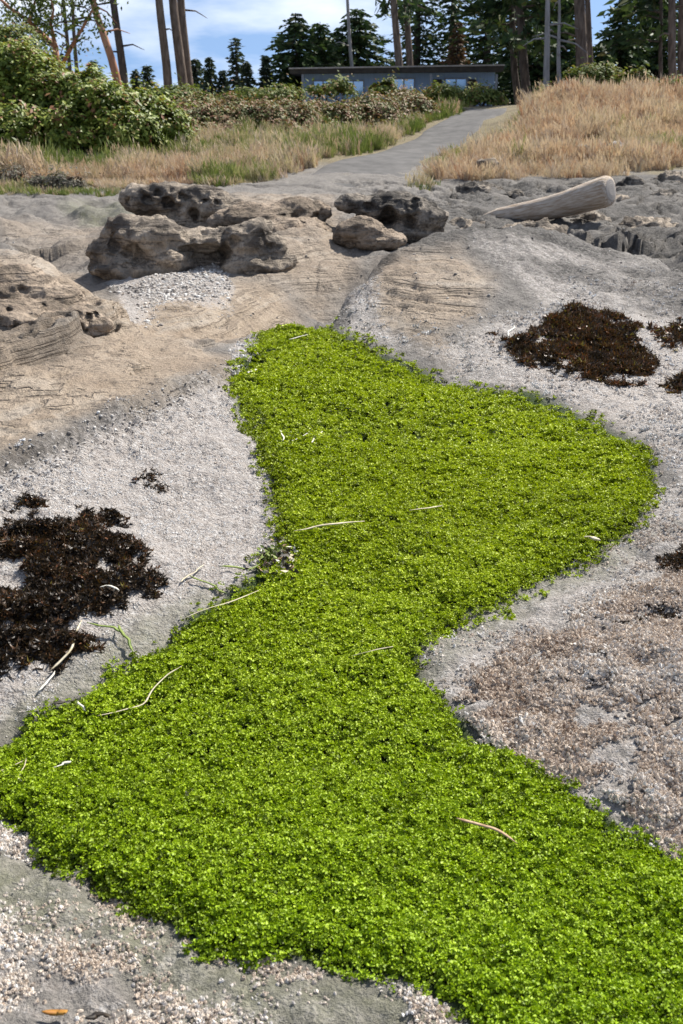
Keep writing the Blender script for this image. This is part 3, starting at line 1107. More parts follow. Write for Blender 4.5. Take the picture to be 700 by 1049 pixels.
def build_pebbles():
    g = np.random.default_rng(5)
    TM = [pebble(k) for k in range(5)]
    n = 90000
    y = 2.4 * (13 / 2.4) ** g.random(n)
    x = g.uniform(-1, 1, n) * (.4 + .38 * y)
    u, v = proj(x, y, H0(x, y))
    d1 = sstep(-6, 6, polydist(u, v, [(112, 284), (150, 290), (200, 270), (235, 278), (236, 303), (150, 306)]) + 7 * fbm2(x, y, .3, 3, 430)) * .7
    d2 = sstep(-8, 4, polydist(u, v, [(-80, 520), (0, 484), (130, 424), (250, 374), (272, 362), (262, 378), (130, 445), (0, 512), (-80, 545)])) * .55 * (x < .2)
    d3 = sstep(-6, 4, polydist(u, v, [(333, 340), (348, 318), (385, 340), (400, 362), (360, 350)])) * .3
    d4 = .02 * ((v > 200) & (v < 330)) * (y < 12)
    k = (g.random(n) < np.maximum.reduce([d1, d2, d3, d4])) & (seadist(u, v) < 0)
    x, y = x[k], y[k]
    w = d1[k] * 2
    s = np.where(w > .3, g.uniform(.004, .012, len(x)), g.uniform(.002, .008, len(x))) * (1 + .5 * sstep(4, 8, y))
    var = np.clip(.36 + .16 * w + g.normal(0, .24, len(x)), 0, 1)
    z = H(x, y) + s * .2
    rot = np.stack([g.normal(0, .3, len(x)), g.normal(0, .3, len(x)), g.uniform(0, 6.28, len(x))], 1)
    print("pebbles", len(x))
    return scatter("pebbles", np.stack([x, y, z], 1), rot, scl3(s), g.integers(0, 5, len(x)), var, TM,
                   label="pale loose pebbles in the hollows of the rock")


pebbles = build_pebbles()

# ------------------------------------------------------------------ rocks of the middle ground
def rock_mat(name, top, mid, dk, scale=3.0):
    m, t, b = mat(name, .88, .2)
    v = obj_vec(t)
    n1 = noise_node(t, scale, 8, .65, v)
    n2 = noise_node(t, scale * 12, 5, .65, v)
    c = ramp(t, n1.outputs['Fac'], [(.42, dk), (.5, mid), (.6, top)])
    c = mixc(t, ramp(t, n2.outputs['Fac'], [(.45, (0, 0, 0)), (.7, (.7, .7, .7))]), c, tuple(q * .45 for q in mid))
    mp = N(t, 'ShaderNodeMapping')
    mp.inputs['Scale'].default_value = (1.6, 1.6, 11)
    mp.inputs['Rotation'].default_value = (.08, .05, 0)
    L(t, v, mp.inputs['Vector'])
    nS = noise_node(t, 1.0, 3, .55, mp.outputs[0])
    band = ramp(t, nS.outputs['Fac'], [(.40, (0, 0, 0)), (.46, (1, 1, 1)), (.48, (1, 1, 1)), (.52, (0, 0, 0))])
    band = mathn(t, 'MULTIPLY', band, ramp(t, n2.outputs['Fac'], [(.4, (0, 0, 0)), (.6, (1, 1, 1))]))
    c = mixc(t, mathn(t, 'MULTIPLY', band, .4), c, dk)
    L(t, c, b.inputs['Base Color'])
    hh = mathn(t, 'ADD', n1.outputs['Fac'], mathn(t, 'MULTIPLY', n2.outputs['Fac'], .45))
    hh = mathn(t, 'SUBTRACT', hh, mathn(t, 'MULTIPLY', band, .35))
    bump(t, b, hh, .9, .08)
    return m


ROCK = {
    'tan': rock_mat("tan_sandstone", (.37, .295, .225), (.28, .22, .165), (.15, .12, .09)),
    'grey': rock_mat("weathered_sandstone", (.44, .365, .285), (.31, .26, .205), (.12, .10, .082)),
    'dark': rock_mat("dark_lichen_rock", (.34, .29, .235), (.16, .14, .118), (.05, .044, .039)),
    'pale': rock_mat("pale_boulder_stone", (.62, .60, .57), (.50, .48, .46), (.26, .24, .22)),
}


def rock(label, mk, blobs, y, voxel=.025, amp=.10, pits=(), cat='rock', group=None, name='sandstone_rock', fine=.018):
    """blobs: (u, v, half width px, half height px, depth factor, dy) joined into one solid stone"""
    import bmesh
    px = (y * CP + 1.2 * SP) / FPX
    bm = bmesh.new()
    ctr = None
    for (u, v, a, b2, df, dy) in blobs:
        x0, y0, z0 = at_y(u, v, y + dy)
        if ctr is None:
            ctr = np.array([x0, y0, H(np.array([x0]), np.array([y0]))[0]])
        r = bmesh.ops.create_icosphere(bm, subdivisions=4, radius=1)
        for q in r['verts']:
            q.co = Vector((q.co.x * a * px + x0 - ctr[0], q.co.y * a * px * df + y0 - ctr[1], q.co.z * b2 * px + z0 - ctr[2]))
    me = bpy.data.meshes.new(name)
    bm.to_mesh(me)
    bm.free()
    tmp = bpy.data.objects.new("tmp", me)
    COL.objects.link(tmp)
    md = tmp.modifiers.new("r", 'REMESH')
    md.mode = 'VOXEL'
    md.voxel_size = voxel
    ms = tmp.modifiers.new("s", 'SMOOTH')
    ms.factor = .6
    ms.iterations = 6
    dg = bpy.context.evaluated_depsgraph_get()
    dg.update()
    ev = bpy.data.meshes.new_from_object(tmp.evaluated_get(dg))
    bpy.data.objects.remove(tmp)
    nV = len(ev.vertices)
    V = np.empty(nV * 3, np.float32)
    ev.vertices.foreach_get('co', V)
    V = V.reshape(-1, 3).astype(float)
    Nn = np.empty(nV * 3, np.float32)
    ev.vertices.foreach_get('normal', Nn)
    Nn = Nn.reshape(-1, 3).astype(float)
    W = V + ctr
    sd = int(abs(ctr[0] * 97) + y * 13)
    rid = 1 - np.abs(fbm3(W * np.array([1, 1, 1.7]), .42, 4, sd, .55))
    rid2 = 1 - np.abs(fbm3(W, .17, 3, sd + 3, .5))
    d = amp * .95 * (rid - .7) + amp * .42 * (rid2 - .7) + fine * fbm3(W, .07, 3, sd + 5)
    V2 = V + Nn * d[:, None]
    for (u, v, r, dep) in pits:
        # pit: push the visible skin near this sight line inwards
        q = np.array(ray(u, v))
        q /= np.linalg.norm(q)
        rel = W - np.array([0, 0, EYE])
        t = rel @ q
        off = np.linalg.norm(rel - t[:, None] * q, axis=1)
        face = (Nn @ q) < 0.1
        rr = r * px * (1 + .45 * fbm3(W, r * px * 1.2, 2, sd + 11))
        f = sstep(1.0, .55, off / rr) * face
        V2 += (q * np.array([1, 1, .6]))[None] * (f * dep * px)[:, None]
    ev.vertices.foreach_set('co', V2.astype(np.float32).ravel())
    ev.polygons.foreach_set('use_smooth', np.ones(len(ev.polygons), bool))
    ev.materials.clear()
    ev.materials.append(ROCK[mk])
    ev.update()
    ev.name = name
    return add(name, ev, label=label, cat=cat, group=group, loc=tuple(ctr))


rock("long dark pitted sandstone boulder with hollows, on the shelf before the left grass bank", 'grey',
     [(165, 204, 40, 16, .7, 0), (140, 204, 18, 14, .8, 0), (205, 209, 38, 18, .7, 0), (236, 216, 26, 14, .8, 0), (190, 226, 54, 14, .7, .15)], 11.6, .022, .06,
     [(150, 203, 7, 10), (172, 206, 8, 14), (187, 201, 6, 9), (199, 219, 8, 16), (210, 206, 6, 10), (161, 196, 5, 7), (222, 207, 4, 6), (178, 212, 6, 9), (131, 206, 6, 7)], name='pitted_boulder')
rock("tan weathered sandstone ridge with small holes, right of the long pitted boulder", 'tan',
     [(275, 256, 34, 14, 1.0, -.3), (310, 250, 40, 18, 1.0, -.2), (262, 222, 40, 13, .9, 0), (305, 218, 30, 15, .9, .1), (322, 216, 20, 12, .8, .1), (290, 238, 50, 18, .9, -.2), (240, 228, 30, 12, .8, 0)], 10.8, .026, .04,
     [(302, 222, 5, 7), (310, 229, 4, 6), (323, 222, 4, 6), (290, 222, 3, 5), (318, 236, 3, 5), (332, 232, 4, 6)])
rock("low dark stained sandstone outcrop with a shaded hollow, above the white pebbles", 'grey',
     [(124, 240, 24, 21, .9, 0), (155, 240, 42, 17, .9, 0), (112, 258, 26, 16, 1.0, 0), (200, 247, 46, 13, .9, .1), (236, 247, 26, 14, .9, .1), (258, 245, 28, 21, .9, 0), (274, 256, 20, 17, .9, 0),
      (165, 264, 32, 18, .9, -.08), (200, 268, 60, 18, .9, .25), (262, 270, 44, 16, 1.0, .05), (140, 272, 50, 14, 1.0, 0)], 8.9, .022, .06,
     [(212, 264, 22, 20), (190, 256, 9, 12), (232, 258, 10, 12), (143, 262, 8, 9), (118, 246, 9, 8), (240, 247, 5, 9), (268, 240, 3, 4), (276, 252, 4, 5), (133, 276, 9, 8)], name='sandstone_outcrop')
_g = np.random.default_rng(12)
_pits = [(float(_g.uniform(-5, 104)), 0.0, float(_g.uniform(2.2, 5.0)), float(_g.uniform(5, 10))) for _ in range(46)]
_pits = [(u, float(_g.normal(352 - .19 * u, 9)), r, d) for u, v, r, d in _pits] + [(22, 296, 5, 6), (66, 277, 4, 7), (64, 284, 4, 7), (8, 318, 4, 6), (45, 312, 3, 5)]
rock("honeycombed tan sandstone ledge bulging from the bank at the left edge", 'tan',
     [(25, 338, 60, 32, .8, .12), (-30, 335, 46, 42, .8, .1), (82, 334, 32, 17, .8, .12), (20, 305, 50, 34, .9, .5), (-30, 300, 50, 40, .9, .5), (60, 316, 36, 22, .9, .4)], 5.42, .013, .05, _pits, fine=.008, name='honeycombed_ledge')
rock("large dark cracked boulder in shade behind the right rock dome", 'dark',
     [(402, 212, 42, 15, .8, 0), (427, 222, 30, 20, .8, 0), (365, 208, 22, 9, .8, 0), (447, 228, 14, 16, .9, .1), (385, 223, 22, 15, .8, .1), (405, 238, 44, 13, .9, .1)], 10.9, .022, .05,
     [(398, 222, 10, 14), (420, 230, 7, 9), (425, 208, 6, 8), (376, 212, 6, 8)], name='dark_boulder')
rock("smooth tan stone under the left lip of the large dark boulder", 'tan',
     [(368, 236, 26, 13, .9, 0), (388, 246, 28, 11, .9, 0), (356, 244, 16, 12, .9, 0)], 10.1, .025, .03)
# broken ledges in the rock field on the right
for (u, v, a, b2, yy, mk, lab) in [
    (492, 194, 20, 6, 16.5, 'dark', "low dark ledge of rock to the left of the driftwood log"),
    (525, 200, 12, 5, 16.0, 'dark', "small dark stone touching the root end of the driftwood log"),
    (648, 192, 16, 9, 16.6, 'dark', "jagged black rock just right of the driftwood log end"),
    (678, 203, 22, 9, 15.6, 'dark', "jagged black rock nearest the right edge behind the log"),
    (688, 184, 18, 7, 18.0, 'grey', "grey rock below the dry grass at the right edge"),
    (630, 205, 16, 5, 15.2, 'grey', "small pale lit ledge below the cut end of the log"),
    (600, 222, 26, 6, 13.0, 'dark', "flat dark ledge under the driftwood log"),
    (548, 236, 30, 7, 11.6, 'grey', "low grey rock behind the crest of the right dome"),
    (662, 232, 32, 8, 12.6, 'grey', "broad low rock above the shaded hollow on the right"),
    (478, 232, 18, 7, 12.4, 'grey', "small rock to the right of the large dark boulder"),
    (590, 192, 9, 5, 17.6, 'dark', "small dark rock half behind the driftwood log"),
]:
    rock(lab, mk, [(u, v, a, b2, .8, 0), (u + a * .5, v + 2, a * .6, b2 * .8, .9, .05), (u - a * .55, v + 1, a * .6, b2 * .7, .9, 0), (u, v + b2, a * 1.2, b2 * .8, 1, 0)], yy, .03, .12, fine=.025, group='rock ledges of the right shelf')
for (u, v, a, b2, lab) in [(597, 156, 10, 8, "white boulder with grass around it on the right bank"), (632, 151, 8, 8, "smaller white boulder higher to the right on the grass bank"),
                           (500, 168, 12, 7, "grey boulder at the foot of the right bank by the lane")]:
    hx = hit(u, v + b2 * .8)
    rock(lab, 'pale' if u > 550 else 'grey', [(u, v, a, b2, .9, 0), (u + a * .4, v + b2 * .4, a * .7, b2 * .7, .9, 0)], hx[1], .03, .06, name='boulder', cat='boulder', group='boulders on the right bank')

# ------------------------------------------------------------------ driftwood log
LOGY = float(hit(545, 226, H)[1])
print("log at", LOGY)


def build_log():
    yA, yB = LOGY + .35, LOGY - .75
    A = np.array(at_y(497, 223, yA))
    B = np.array(at_y(626, 195, yB))
    m = simple_mat("bleached_wood", (.27, .18, .105), (.60, .53, .45), 6, .8, .25, .6, .02, (1.0, 9, 9), .3, .7)
    ax = B - A
    ln = np.linalg.norm(ax)
    ax /= ln
    e = bpy.data.objects.new("driftwood_log", None)
    COL.objects.link(e)
    e.location = A
    q = Vector(ax).to_track_quat('X', 'Z')
    e.rotation_euler = q.to_euler()
    tag(e, "bleached driftwood log with a sawn end, propped on the dark rocks", "log")
    ns, n = 46, 28
    V = []
    for i in range(ns):
        f = i / (ns - 1) * (.955 / (42 / 45)) if i < ns - 4 else 1.0
        r = .085 + .10 * f ** .8
        if f < .12:
            r *= .55 + .45 * f / .12
        if i >= ns - 4:
            r *= (.99, .95, .86, .72)[i - ns + 4]
            f = .955 + .045 * (0, .6, .9, 1.0)[i - ns + 4]
        bend = -.05 * math.sin(f * math.pi)
        for k in range(n):
            th = 2 * math.pi * k / n
            p = np.array([[f * 3, math.cos(th) * 1.1, math.sin(th) * 1.1]])
            rr = r * (1 + .05 * fbm3(p, .9, 3, 4)[0] + .012 * math.sin(th * 11 + f * 3))
            V.append((f * ln, math.cos(th) * rr, math.sin(th) * rr + bend))
    i = np.arange(ns - 1)[:, None] * n
    k = np.arange(n)[None]
    F = np.stack([i + k, i + (k + 1) % n, i + n + (k + 1) % n, i + n + k], -1).reshape(-1, 4)
    F = [tuple(f) for f in F] + [tuple(range(n - 1, -1, -1))]
    add("trunk", mesh_np("trunk", V, F, m, True), e)
    # sawn face with growth rings
    me, t, b = mat("sawn_end", .85, .2)
    w = N(t, 'ShaderNodeTexWave', wave_type='RINGS', rings_direction='X')
    w.inputs['Scale'].default_value = 14
    w.inputs['Distortion'].default_value = 2.5
    L(t, obj_vec(t), w.inputs['Vector'])
    L(t, ramp(t, w.outputs['Fac'], [(0, (.20, .18, .165)), (1, (.29, .27, .25))]), b.inputs['Base Color'])
    V2 = [(ln + .012, 0, 0)]
    rim = V[-n:]
    V2 += [(ln + .012, p[1] * .5, p[2] * .5) for p in rim] + [(ln + .004, p[1] * .96, p[2] * .96) for p in rim] + [(ln - .002, p[1], p[2]) for p in rim]
    F2 = [(0, 1 + k, 1 + (k + 1) % n) for k in range(n)]
    for r in (0, 1):
        F2 += [(1 + r * n + k, 1 + (r + 1) * n + k, 1 + (r + 1) * n + (k + 1) % n, 1 + r * n + (k + 1) % n) for k in range(n)]
    add("sawn_end", mesh_np("sawn_end", V2, F2, me, False), e)
    return e


build_log()
p0 = at_y(592, 210, LOGY - .3)
_mb = MB()
_mb.tube([(p0[0] - .22, p0[1], p0[2] - .05), (p0[0] - .05, p0[1], p0[2] - .005), (p0[0] + .12, p0[1] - .05, p0[2] + .05), (p0[0] + .2, p0[1] - .05, p0[2] + .08)], [.03, .04, .035, .02], 8)
_mb.build("driftwood_branch", simple_mat("white_wood", (.5, .46, .4), (.7, .67, .62), 12, .8), label="short white driftwood branch lying under the log", cat="branch")

# ------------------------------------------------------------------ rockweed patches (bladder wrack), real fronds
weed_m = leaf_mat("rockweed_frond", [(0, (.014, .010, .008)), (.45, (.055, .036, .019)), (.75, (.115, .056, .026)), (.92, (.20, .07, .025)), (1, (.22, .18, .04))], .42, .35, .15)


def rockweed(label, poly, n, size, lift, hole=None, tint=0.0, name='rockweed_patch', cat='seaweed'):
    P = np.array(poly, float)
    g = np.random.default_rng(int(P.sum()) % 9999)
    c = hit(P[:, 0].mean(), P[:, 1].mean(), H)
    wp = np.array([hit(*p)[:2] for p in poly])
    lo, hi = wp.min(0) - .05, wp.max(0) + .05
    xs = g.uniform(lo[0], hi[0], n * 4)
    ys = g.uniform(lo[1], hi[1], n * 4)
    u, v = proj(xs, ys, H0(xs, ys))
    sc = np.clip(2.5 / ys, .3, 1)
    d = polydist(u, v, poly) + 22 * sc * fbm2(xs, ys, size * 7, 3, 501) + 2
    k = (d > 0) & (g.random(len(xs)) < .10 + d / (34 * sc)) & (fbm2(xs, ys, size * 3, 2, 511) > -.62)
    if hole:
        k &= polydist(u, v, hole) + 7 * fbm2(xs, ys, .08, 2, 503) < 0
    xs, ys, d = xs[k][:n], ys[k][:n], d[k][:n]
    th = np.clip(d / (18 * sc.mean()), .15, 1)
    lump = fbm2(xs, ys, size * 4, 3, 505)
    zs = H(xs, ys) + lift * th * np.clip(.45 + .75 * lump, 0.02, 1.3) * g.uniform(.35, 1, len(xs))
    m = 5
    base = np.repeat(np.stack([xs, ys, zs], 1), m, 0)
    N_ = len(base)
    dr = rdir(N_, g)
    dr[:, 2] = np.abs(dr[:, 2]) * .55 - .05
    dr /= np.linalg.norm(dr, axis=1, keepdims=True)
    sd = perp(dr, g)
    ln = size * g.uniform(.6, 1.3, (N_, 1))
    w = size * g.uniform(.13, .3, (N_, 1))
    up = np.cross(sd, dr)
    bend = up * ln * g.uniform(-.35, .35, (N_, 1))
    rows = []
    for f, ww in ((0, .5), (.5, 1.0), (1.0, .8)):
        cc = base + dr * ln * f + bend * f * f - np.array([0, 0, 1]) * ln * .25 * f * f
        rows += [cc - sd * w * ww, cc + sd * w * ww]
    # forked tip
    tip1 = base + dr * ln * 1.35 + bend * 1.4 + sd * w * 1.5
    V = np.stack(rows + [tip1], 1).reshape(-1, 3)
    b0 = np.arange(N_)[:, None] * 7
    F = [tuple(r) for r in np.concatenate([b0 + [[0, 1, 3, 2]], b0 + [[2, 3, 5, 4]]], 0)]
    F += [tuple(r) for r in (b0 + [[4, 5, 6]])]
    val = np.clip(.35 + .22 * g.normal(size=len(xs)) + tint + .2 * fbm2(xs, ys, size * 6, 2, 507), 0, 1)
    var = np.repeat(np.repeat(val, m) + .12 * g.normal(size=N_), 7)
    V = V - np.array(c)
    return add(name, mesh_np(name, V, F, weed_m, True, var=np.clip(var, 0, 1)), label=label, cat=cat, group='rockweed patches', loc=c)


rockweed("large blackish brown rockweed patch on the pale bank at the left edge",
         [(-40, 560), (0, 540), (10, 525), (40, 522), (60, 532), (85, 522), (110, 525), (116, 540), (135, 552), (150, 575), (170, 596), (163, 612), (148, 628), (120, 632), (92, 640),
          (84, 662), (58, 690), (30, 697), (0, 712), (-40, 722)], 9000, .014, .032, [(-60, 572), (22, 572), (34, 590), (26, 603), (-60, 607)], -.02)
rockweed("large reddish brown rockweed patch on the right side of the dome",
         [(510, 345), (540, 340), (568, 326), (590, 318), (608, 328), (640, 334), (658, 346), (668, 364), (664, 384), (640, 392), (600, 384), (570, 380), (530, 374), (518, 360)], 8200, .024, .026, None, .12)
rockweed("small reddish rockweed patch at the right edge below the larger patch", [(683, 392), (700, 384), (730, 384), (730, 400), (690, 400)], 700, .027, .035, None, .15)
rockweed("thin scatter of rockweed along the right edge above the small patch", [(672, 336), (705, 330), (740, 338), (740, 358), (700, 354), (680, 350)], 520, .026, .025, None, .2)
rockweed("thin streak of dark rockweed among barnacles at the right edge", [(648, 634), (668, 620), (692, 624), (690, 630), (664, 638)], 260, .012, .012, None, 0)
rockweed("dark rockweed sprig touching the right edge beside the green bend", [(684, 575), (696, 564), (720, 560), (720, 574), (694, 580)], 260, .013, .015, None, 0)
rockweed("small dark rockweed sprigs on the white bank above the left patch", [(152, 492), (168, 484), (180, 482), (176, 490), (160, 497)], 110, .012, .01, None, 0)

# ------------------------------------------------------------------ stray blades, stalks and flakes
def band_mat(name, c1, c2, rough=.6):
    return simple_mat(name, c1, c2, 60, rough, .35, 0)


straw_m = band_mat("bleached_eelgrass", (.42, .35, .22), (.62, .55, .41))
white_m = band_mat("white_eelgrass", (.52, .49, .41), (.68, .65, .58))
brown_m = band_mat("brown_stalk", (.22, .12, .06), (.45, .32, .20))
green_m = band_mat("green_eelgrass", (.10, .15, .03), (.24, .29, .06))
black_m = band_mat("black_kelp", (.012, .010, .009), (.05, .035, .02))
orange_m = band_mat("orange_kelp", (.28, .11, .015), (.42, .22, .04))


def ribbon_mesh(pts, w, lift, curl=.4, seed=0):
    """flat blade following the ground through pixel marks"""
    W = [np.array(hit(u, v, H)) for u, v in pts]
    S = []
    for i in range(len(W) - 1):
        for k in range(6):
            S.append(W[i] * (1 - k / 6) + W[i + 1] * k / 6)
    S.append(W[-1])
    S = np.array(S)
    for _ in range(3):
        S[1:-1] = (S[:-2] + S[2:] + 2 * S[1:-1]) / 4
    n = len(S)
    f = np.linspace(0, 1, n)
    S[:, 0] += w * .5 * np.array([noise2(q * 5, seed, 3) for q in f])
    S[:, 2] = H(S[:, 0], S[:, 1]) + lift + w * .3 * (1 + np.array([noise2(q * 6, seed + 9, 4) for q in f]))
    for _ in range(14):
        S[1:-1, 2] = (S[:-2, 2] + S[2:, 2] + 2 * S[1:-1, 2]) / 4
    T = np.gradient(S, axis=0)
    T /= np.linalg.norm(T, axis=1, keepdims=True) + 1e-9
    side = np.cross(T, [0, 0, 1])
    side /= np.linalg.norm(side, axis=1, keepdims=True) + 1e-9
    up = np.cross(side, T)
    tw = np.array([curl * noise2(q * 3, seed + 20, 6) for q in f])[:, None]
    sd = side * np.cos(tw) + up * np.sin(tw)
    nu = np.cross(sd, T)
    ww = (w * .42 * np.clip(np.minimum(f / .12, (1 - f) / .12), .25, 1))[:, None]
    th = w * .12
    V = np.concatenate([S - sd * ww, S + nu * (w * .14), S + sd * ww, S - nu * th], 1).reshape(-1, 3)
    F = []
    for i in range(n - 1):
        for k in range(4):
            F.append((i * 4 + k, i * 4 + (k + 1) % 4, i * 4 + 4 + (k + 1) % 4, i * 4 + 4 + k))
    F += [(3, 2, 1, 0), tuple(range((n - 1) * 4, n * 4))]
    return V, F, S[n // 2]


def strand(name, label, cat, pts, w, m, lift=.04, curl=.5):
    V, F, c = ribbon_mesh(pts, w, lift, curl, len(bpy.data.objects))
    return add(name, mesh_np(name, V - c, F, m, True), label=label, cat=cat, loc=c, group='stray blades and stalks')


strand("eelgrass_strand", "long straw coloured blade lying straight along the left rim of the green mat", "seagrass", [(190, 647), (230, 632), (266, 617)], .007, straw_m)
strand("bent_stalk", "pale forked stalk bent upward, lying on the green mat at lower left", "stalk", [(102, 747), (128, 741), (150, 737), (158, 721), (172, 706), (186, 696)], .0075, straw_m)
strand("shell_flake", "tiny white flake on the green mat left of the bent stalk", "flake", [(82, 733), (90, 742)], .008, white_m)
strand("shell_flake", "white flake lying by the left edge of the green mat", "flake", [(56, 801), (66, 798), (75, 795)], .010, white_m)
strand("eelgrass_strand", "thin pale green blade curving near the left edge of the mat", "seagrass", [(0, 806), (14, 800), (30, 792)], .004, straw_m)
strand("eelgrass_strand", "thin pale blade crossing the curved one at the left edge of the mat", "seagrass", [(20, 815), (26, 802), (30, 790)], .004, straw_m)
strand("driftwood_sliver", "brown curved sliver of stalk alone on the lower right of the mat", "stalk", [(466, 855), (486, 860), (506, 865), (530, 880)], .009, brown_m)
strand("eelgrass_strand", "pale tapered blade crossing the narrow waist of the green mat", "seagrass", [(302, 556), (322, 552), (345, 548), (373, 545)], .011, straw_m)
strand("eelgrass_strand", "faint short blade on the right half of the wide green bulge", "seagrass", [(418, 534), (436, 532), (452, 528)], .008, straw_m)
strand("eelgrass_strand", "faint olive blade beside the inner bend of the mat", "seagrass", [(360, 685), (380, 680), (402, 675)], .006, straw_m)
strand("eelgrass_scrap", "upright white scrap, leftmost of three on the upper green mat", "seagrass", [(289, 450), (291, 462)], .010, white_m)
strand("eelgrass_scrap", "flat white scrap in the middle of three on the upper green mat", "seagrass", [(298, 461), (308, 458), (318, 452)], .010, white_m)
strand("eelgrass_scrap", "broadest white scrap, rightmost of three on the upper green mat", "seagrass", [(317, 465), (324, 458), (330, 451)], .016, white_m)
strand("eelgrass_scrap", "single white scrap at the left rim near the head of the green mat", "seagrass", [(254, 391), (264, 387)], .02, white_m)
strand("eelgrass_scrap", "white scrap on the narrow head of the green mat", "seagrass", [(296, 355), (306, 352), (316, 350)], .014, white_m)
strand("eelgrass_scrap", "pale scrap lying on the right rim of the green mat", "seagrass", [(598, 563), (606, 562), (614, 566)], .02, straw_m)
strand("eelgrass_strand", "curved green blade arching over grey rock by the left rockweed", "seagrass", [(92, 645), (104, 649), (118, 650), (128, 655)], .011, green_m, .02)
strand("eelgrass_strand", "dark green blade hanging down from the arched one toward the mat", "seagrass", [(122, 647), (128, 656), (132, 664), (138, 676)], .012, green_m, .02)
strand("eelgrass_strand", "yellowish blade running down from the left rockweed to grey rock", "seagrass", [(86, 642), (80, 655), (76, 668), (68, 682), (54, 694)], .010, straw_m, .02)
strand("eelgrass_scrap", "broad white tail of blade on grey rock below the left rockweed", "seagrass", [(58, 691), (48, 702), (42, 712)], .011, white_m, .01)
strand("eelgrass_scrap", "bright white bent scrap on top of the left rockweed", "seagrass", [(104, 626), (114, 623), (125, 629)], .008, white_m, .075)
strand("eelgrass_strand", "pale thin blade on barnacles above the rim left of the wrack clump", "seagrass", [(184, 600), (196, 592), (210, 583)], .009, straw_m, .01)
strand("eelgrass_strand", "green blade on the bank pointing at the mat left of the wrack clump", "seagrass", [(196, 594), (210, 600), (222, 604), (231, 612)], .011, green_m, .01)
strand("eelgrass_strand", "olive blade lying flat into the left side of the wrack clump", "seagrass", [(226, 586), (242, 586), (256, 588), (268, 583)], .010, green_m, .015)
strand("eelgrass_scrap", "white twig standing at the left edge of the right rockweed", "seagrass", [(518, 357), (522, 350), (527, 345)], .02, white_m, .06)
strand("kelp_fragment", "black kelp fragment on grey rock at the edge of the mat, lower left", "kelp", [(56, 727), (66, 724), (78, 722)], .012, black_m, .012)
strand("kelp_fragment", "orange brown kelp fragment at the very bottom of the picture", "kelp", [(48, 1046), (60, 1043), (72, 1046)], .014, orange_m, .012)
strand("kelp_fragment", "black kelp fragment at the bottom edge beside the orange one", "kelp", [(90, 1049), (102, 1045), (112, 1050)], .014, black_m, .012)

# clump of wrack at the waist of the mat
def wrack():
    c = np.array(hit(292, 582, H))
    e = bpy.data.objects.new("wrack_clump", None)
    COL.objects.link(e)
    e.location = c
    tag(e, "small heap of shell bits, dark wrack and a green tuft at the mat's waist", "wrack")
    g = np.random.default_rng(3)
    sets = {'shell_bits': (white_m, 70, .010), 'dark_fronds': (black_m, 110, .016), 'brown_scraps': (brown_m, 60, .013), 'straw_scraps': (straw_m, 45, .014)}
    for nm, (m, n, s) in sets.items():
        C = np.stack([g.normal(0, .042, n), g.normal(0, .055, n), np.zeros(n)], 1)
        C[:, 2] = H(C[:, 0] + c[0], C[:, 1] + c[1]) - c[2] + .02 + g.random(n) * .035 * np.exp(-(C[:, 0] / .05) ** 2)
        A = rdir(n, g)
        A[:, 2] *= .5
        B = perp(A, g)
        V, F = leaf_quads(C, A * s * g.uniform(.5, 1.2, (n, 1)), B * s * .5)
        o = add(nm, mesh_np(nm, V, F, m), e)
        o['kind'] = 'stuff'
    n = 90
    ce = np.array(hit(279, 577, H)) - c
    C = ce + g.normal(0, 1, (n, 3)) * np.array([.016, .02, .008]) + np.array([0, 0, .035])
    A = rdir(n, g)
    V, F = leaf_quads(C, A * .012, perp(A, g) * .005)
    o = add("green_tuft", mesh_np("green_tuft", V, F, green_m), e)


wrack()

# ------------------------------------------------------------------ grass of the banks
grass_m = leaf_mat("bank_grass", [(0, (.10, .15, .03)), (.28, (.22, .26, .08)), (.42, (.42, .36, .24)), (.6, (.58, .48, .375)), (.78, (.54, .405, .295)), (.9, (.36, .20, .13)), (1, (.58, .50, .40))], .7, .2, .3, True, tint=(1.0, .97, .76))


def grass_tuft(seed, n, hgt, spread):
    g = np.random.default_rng(seed)
    V, F = [], []
    for k in range(n):
        a = g.uniform(0, 6.28)
        r = spread * math.sqrt(g.random())
        b = np.array([r * math.cos(a), r * math.sin(a), -.03])
        h = hgt * g.uniform(.45, 1.2)
        ln = np.array([math.cos(a + g.normal(0, .8)), math.sin(a + g.normal(0, .8)), 0]) * h * g.uniform(.08, .5)
        ln[0] -= h * .12
        sd = np.array([-math.sin(a + 1), math.cos(a + 1), 0])
        w = g.uniform(.004, .008)
        o = len(V)
        for f, ww in ((0, .9), (.4, 1.0), (.75, .7)):
            c = b + np.array([0, 0, h]) * f * (1 - .12 * f) + ln * f * f
            V += [c - sd * w * ww, c + sd * w * ww]
        top = b + np.array([0, 0, h * .88]) + ln
        V.append(top)
        F += [(o, o + 1, o + 3, o + 2), (o + 2, o + 3, o + 5, o + 4), (o + 4, o + 5, o + 6)]
        if g.random() < .35:      # seed head
            q = len(V)
            s = w * 1.6
            V += [top + [0, 0, -.10], top + sd * s + [0, 0, -.03], top + [0, 0, .05], top - sd * s + [0, 0, -.03]]
            F.append((q, q + 1, q + 2, q + 3))
    return mesh_np("grass_tuft", V, F, grass_m)


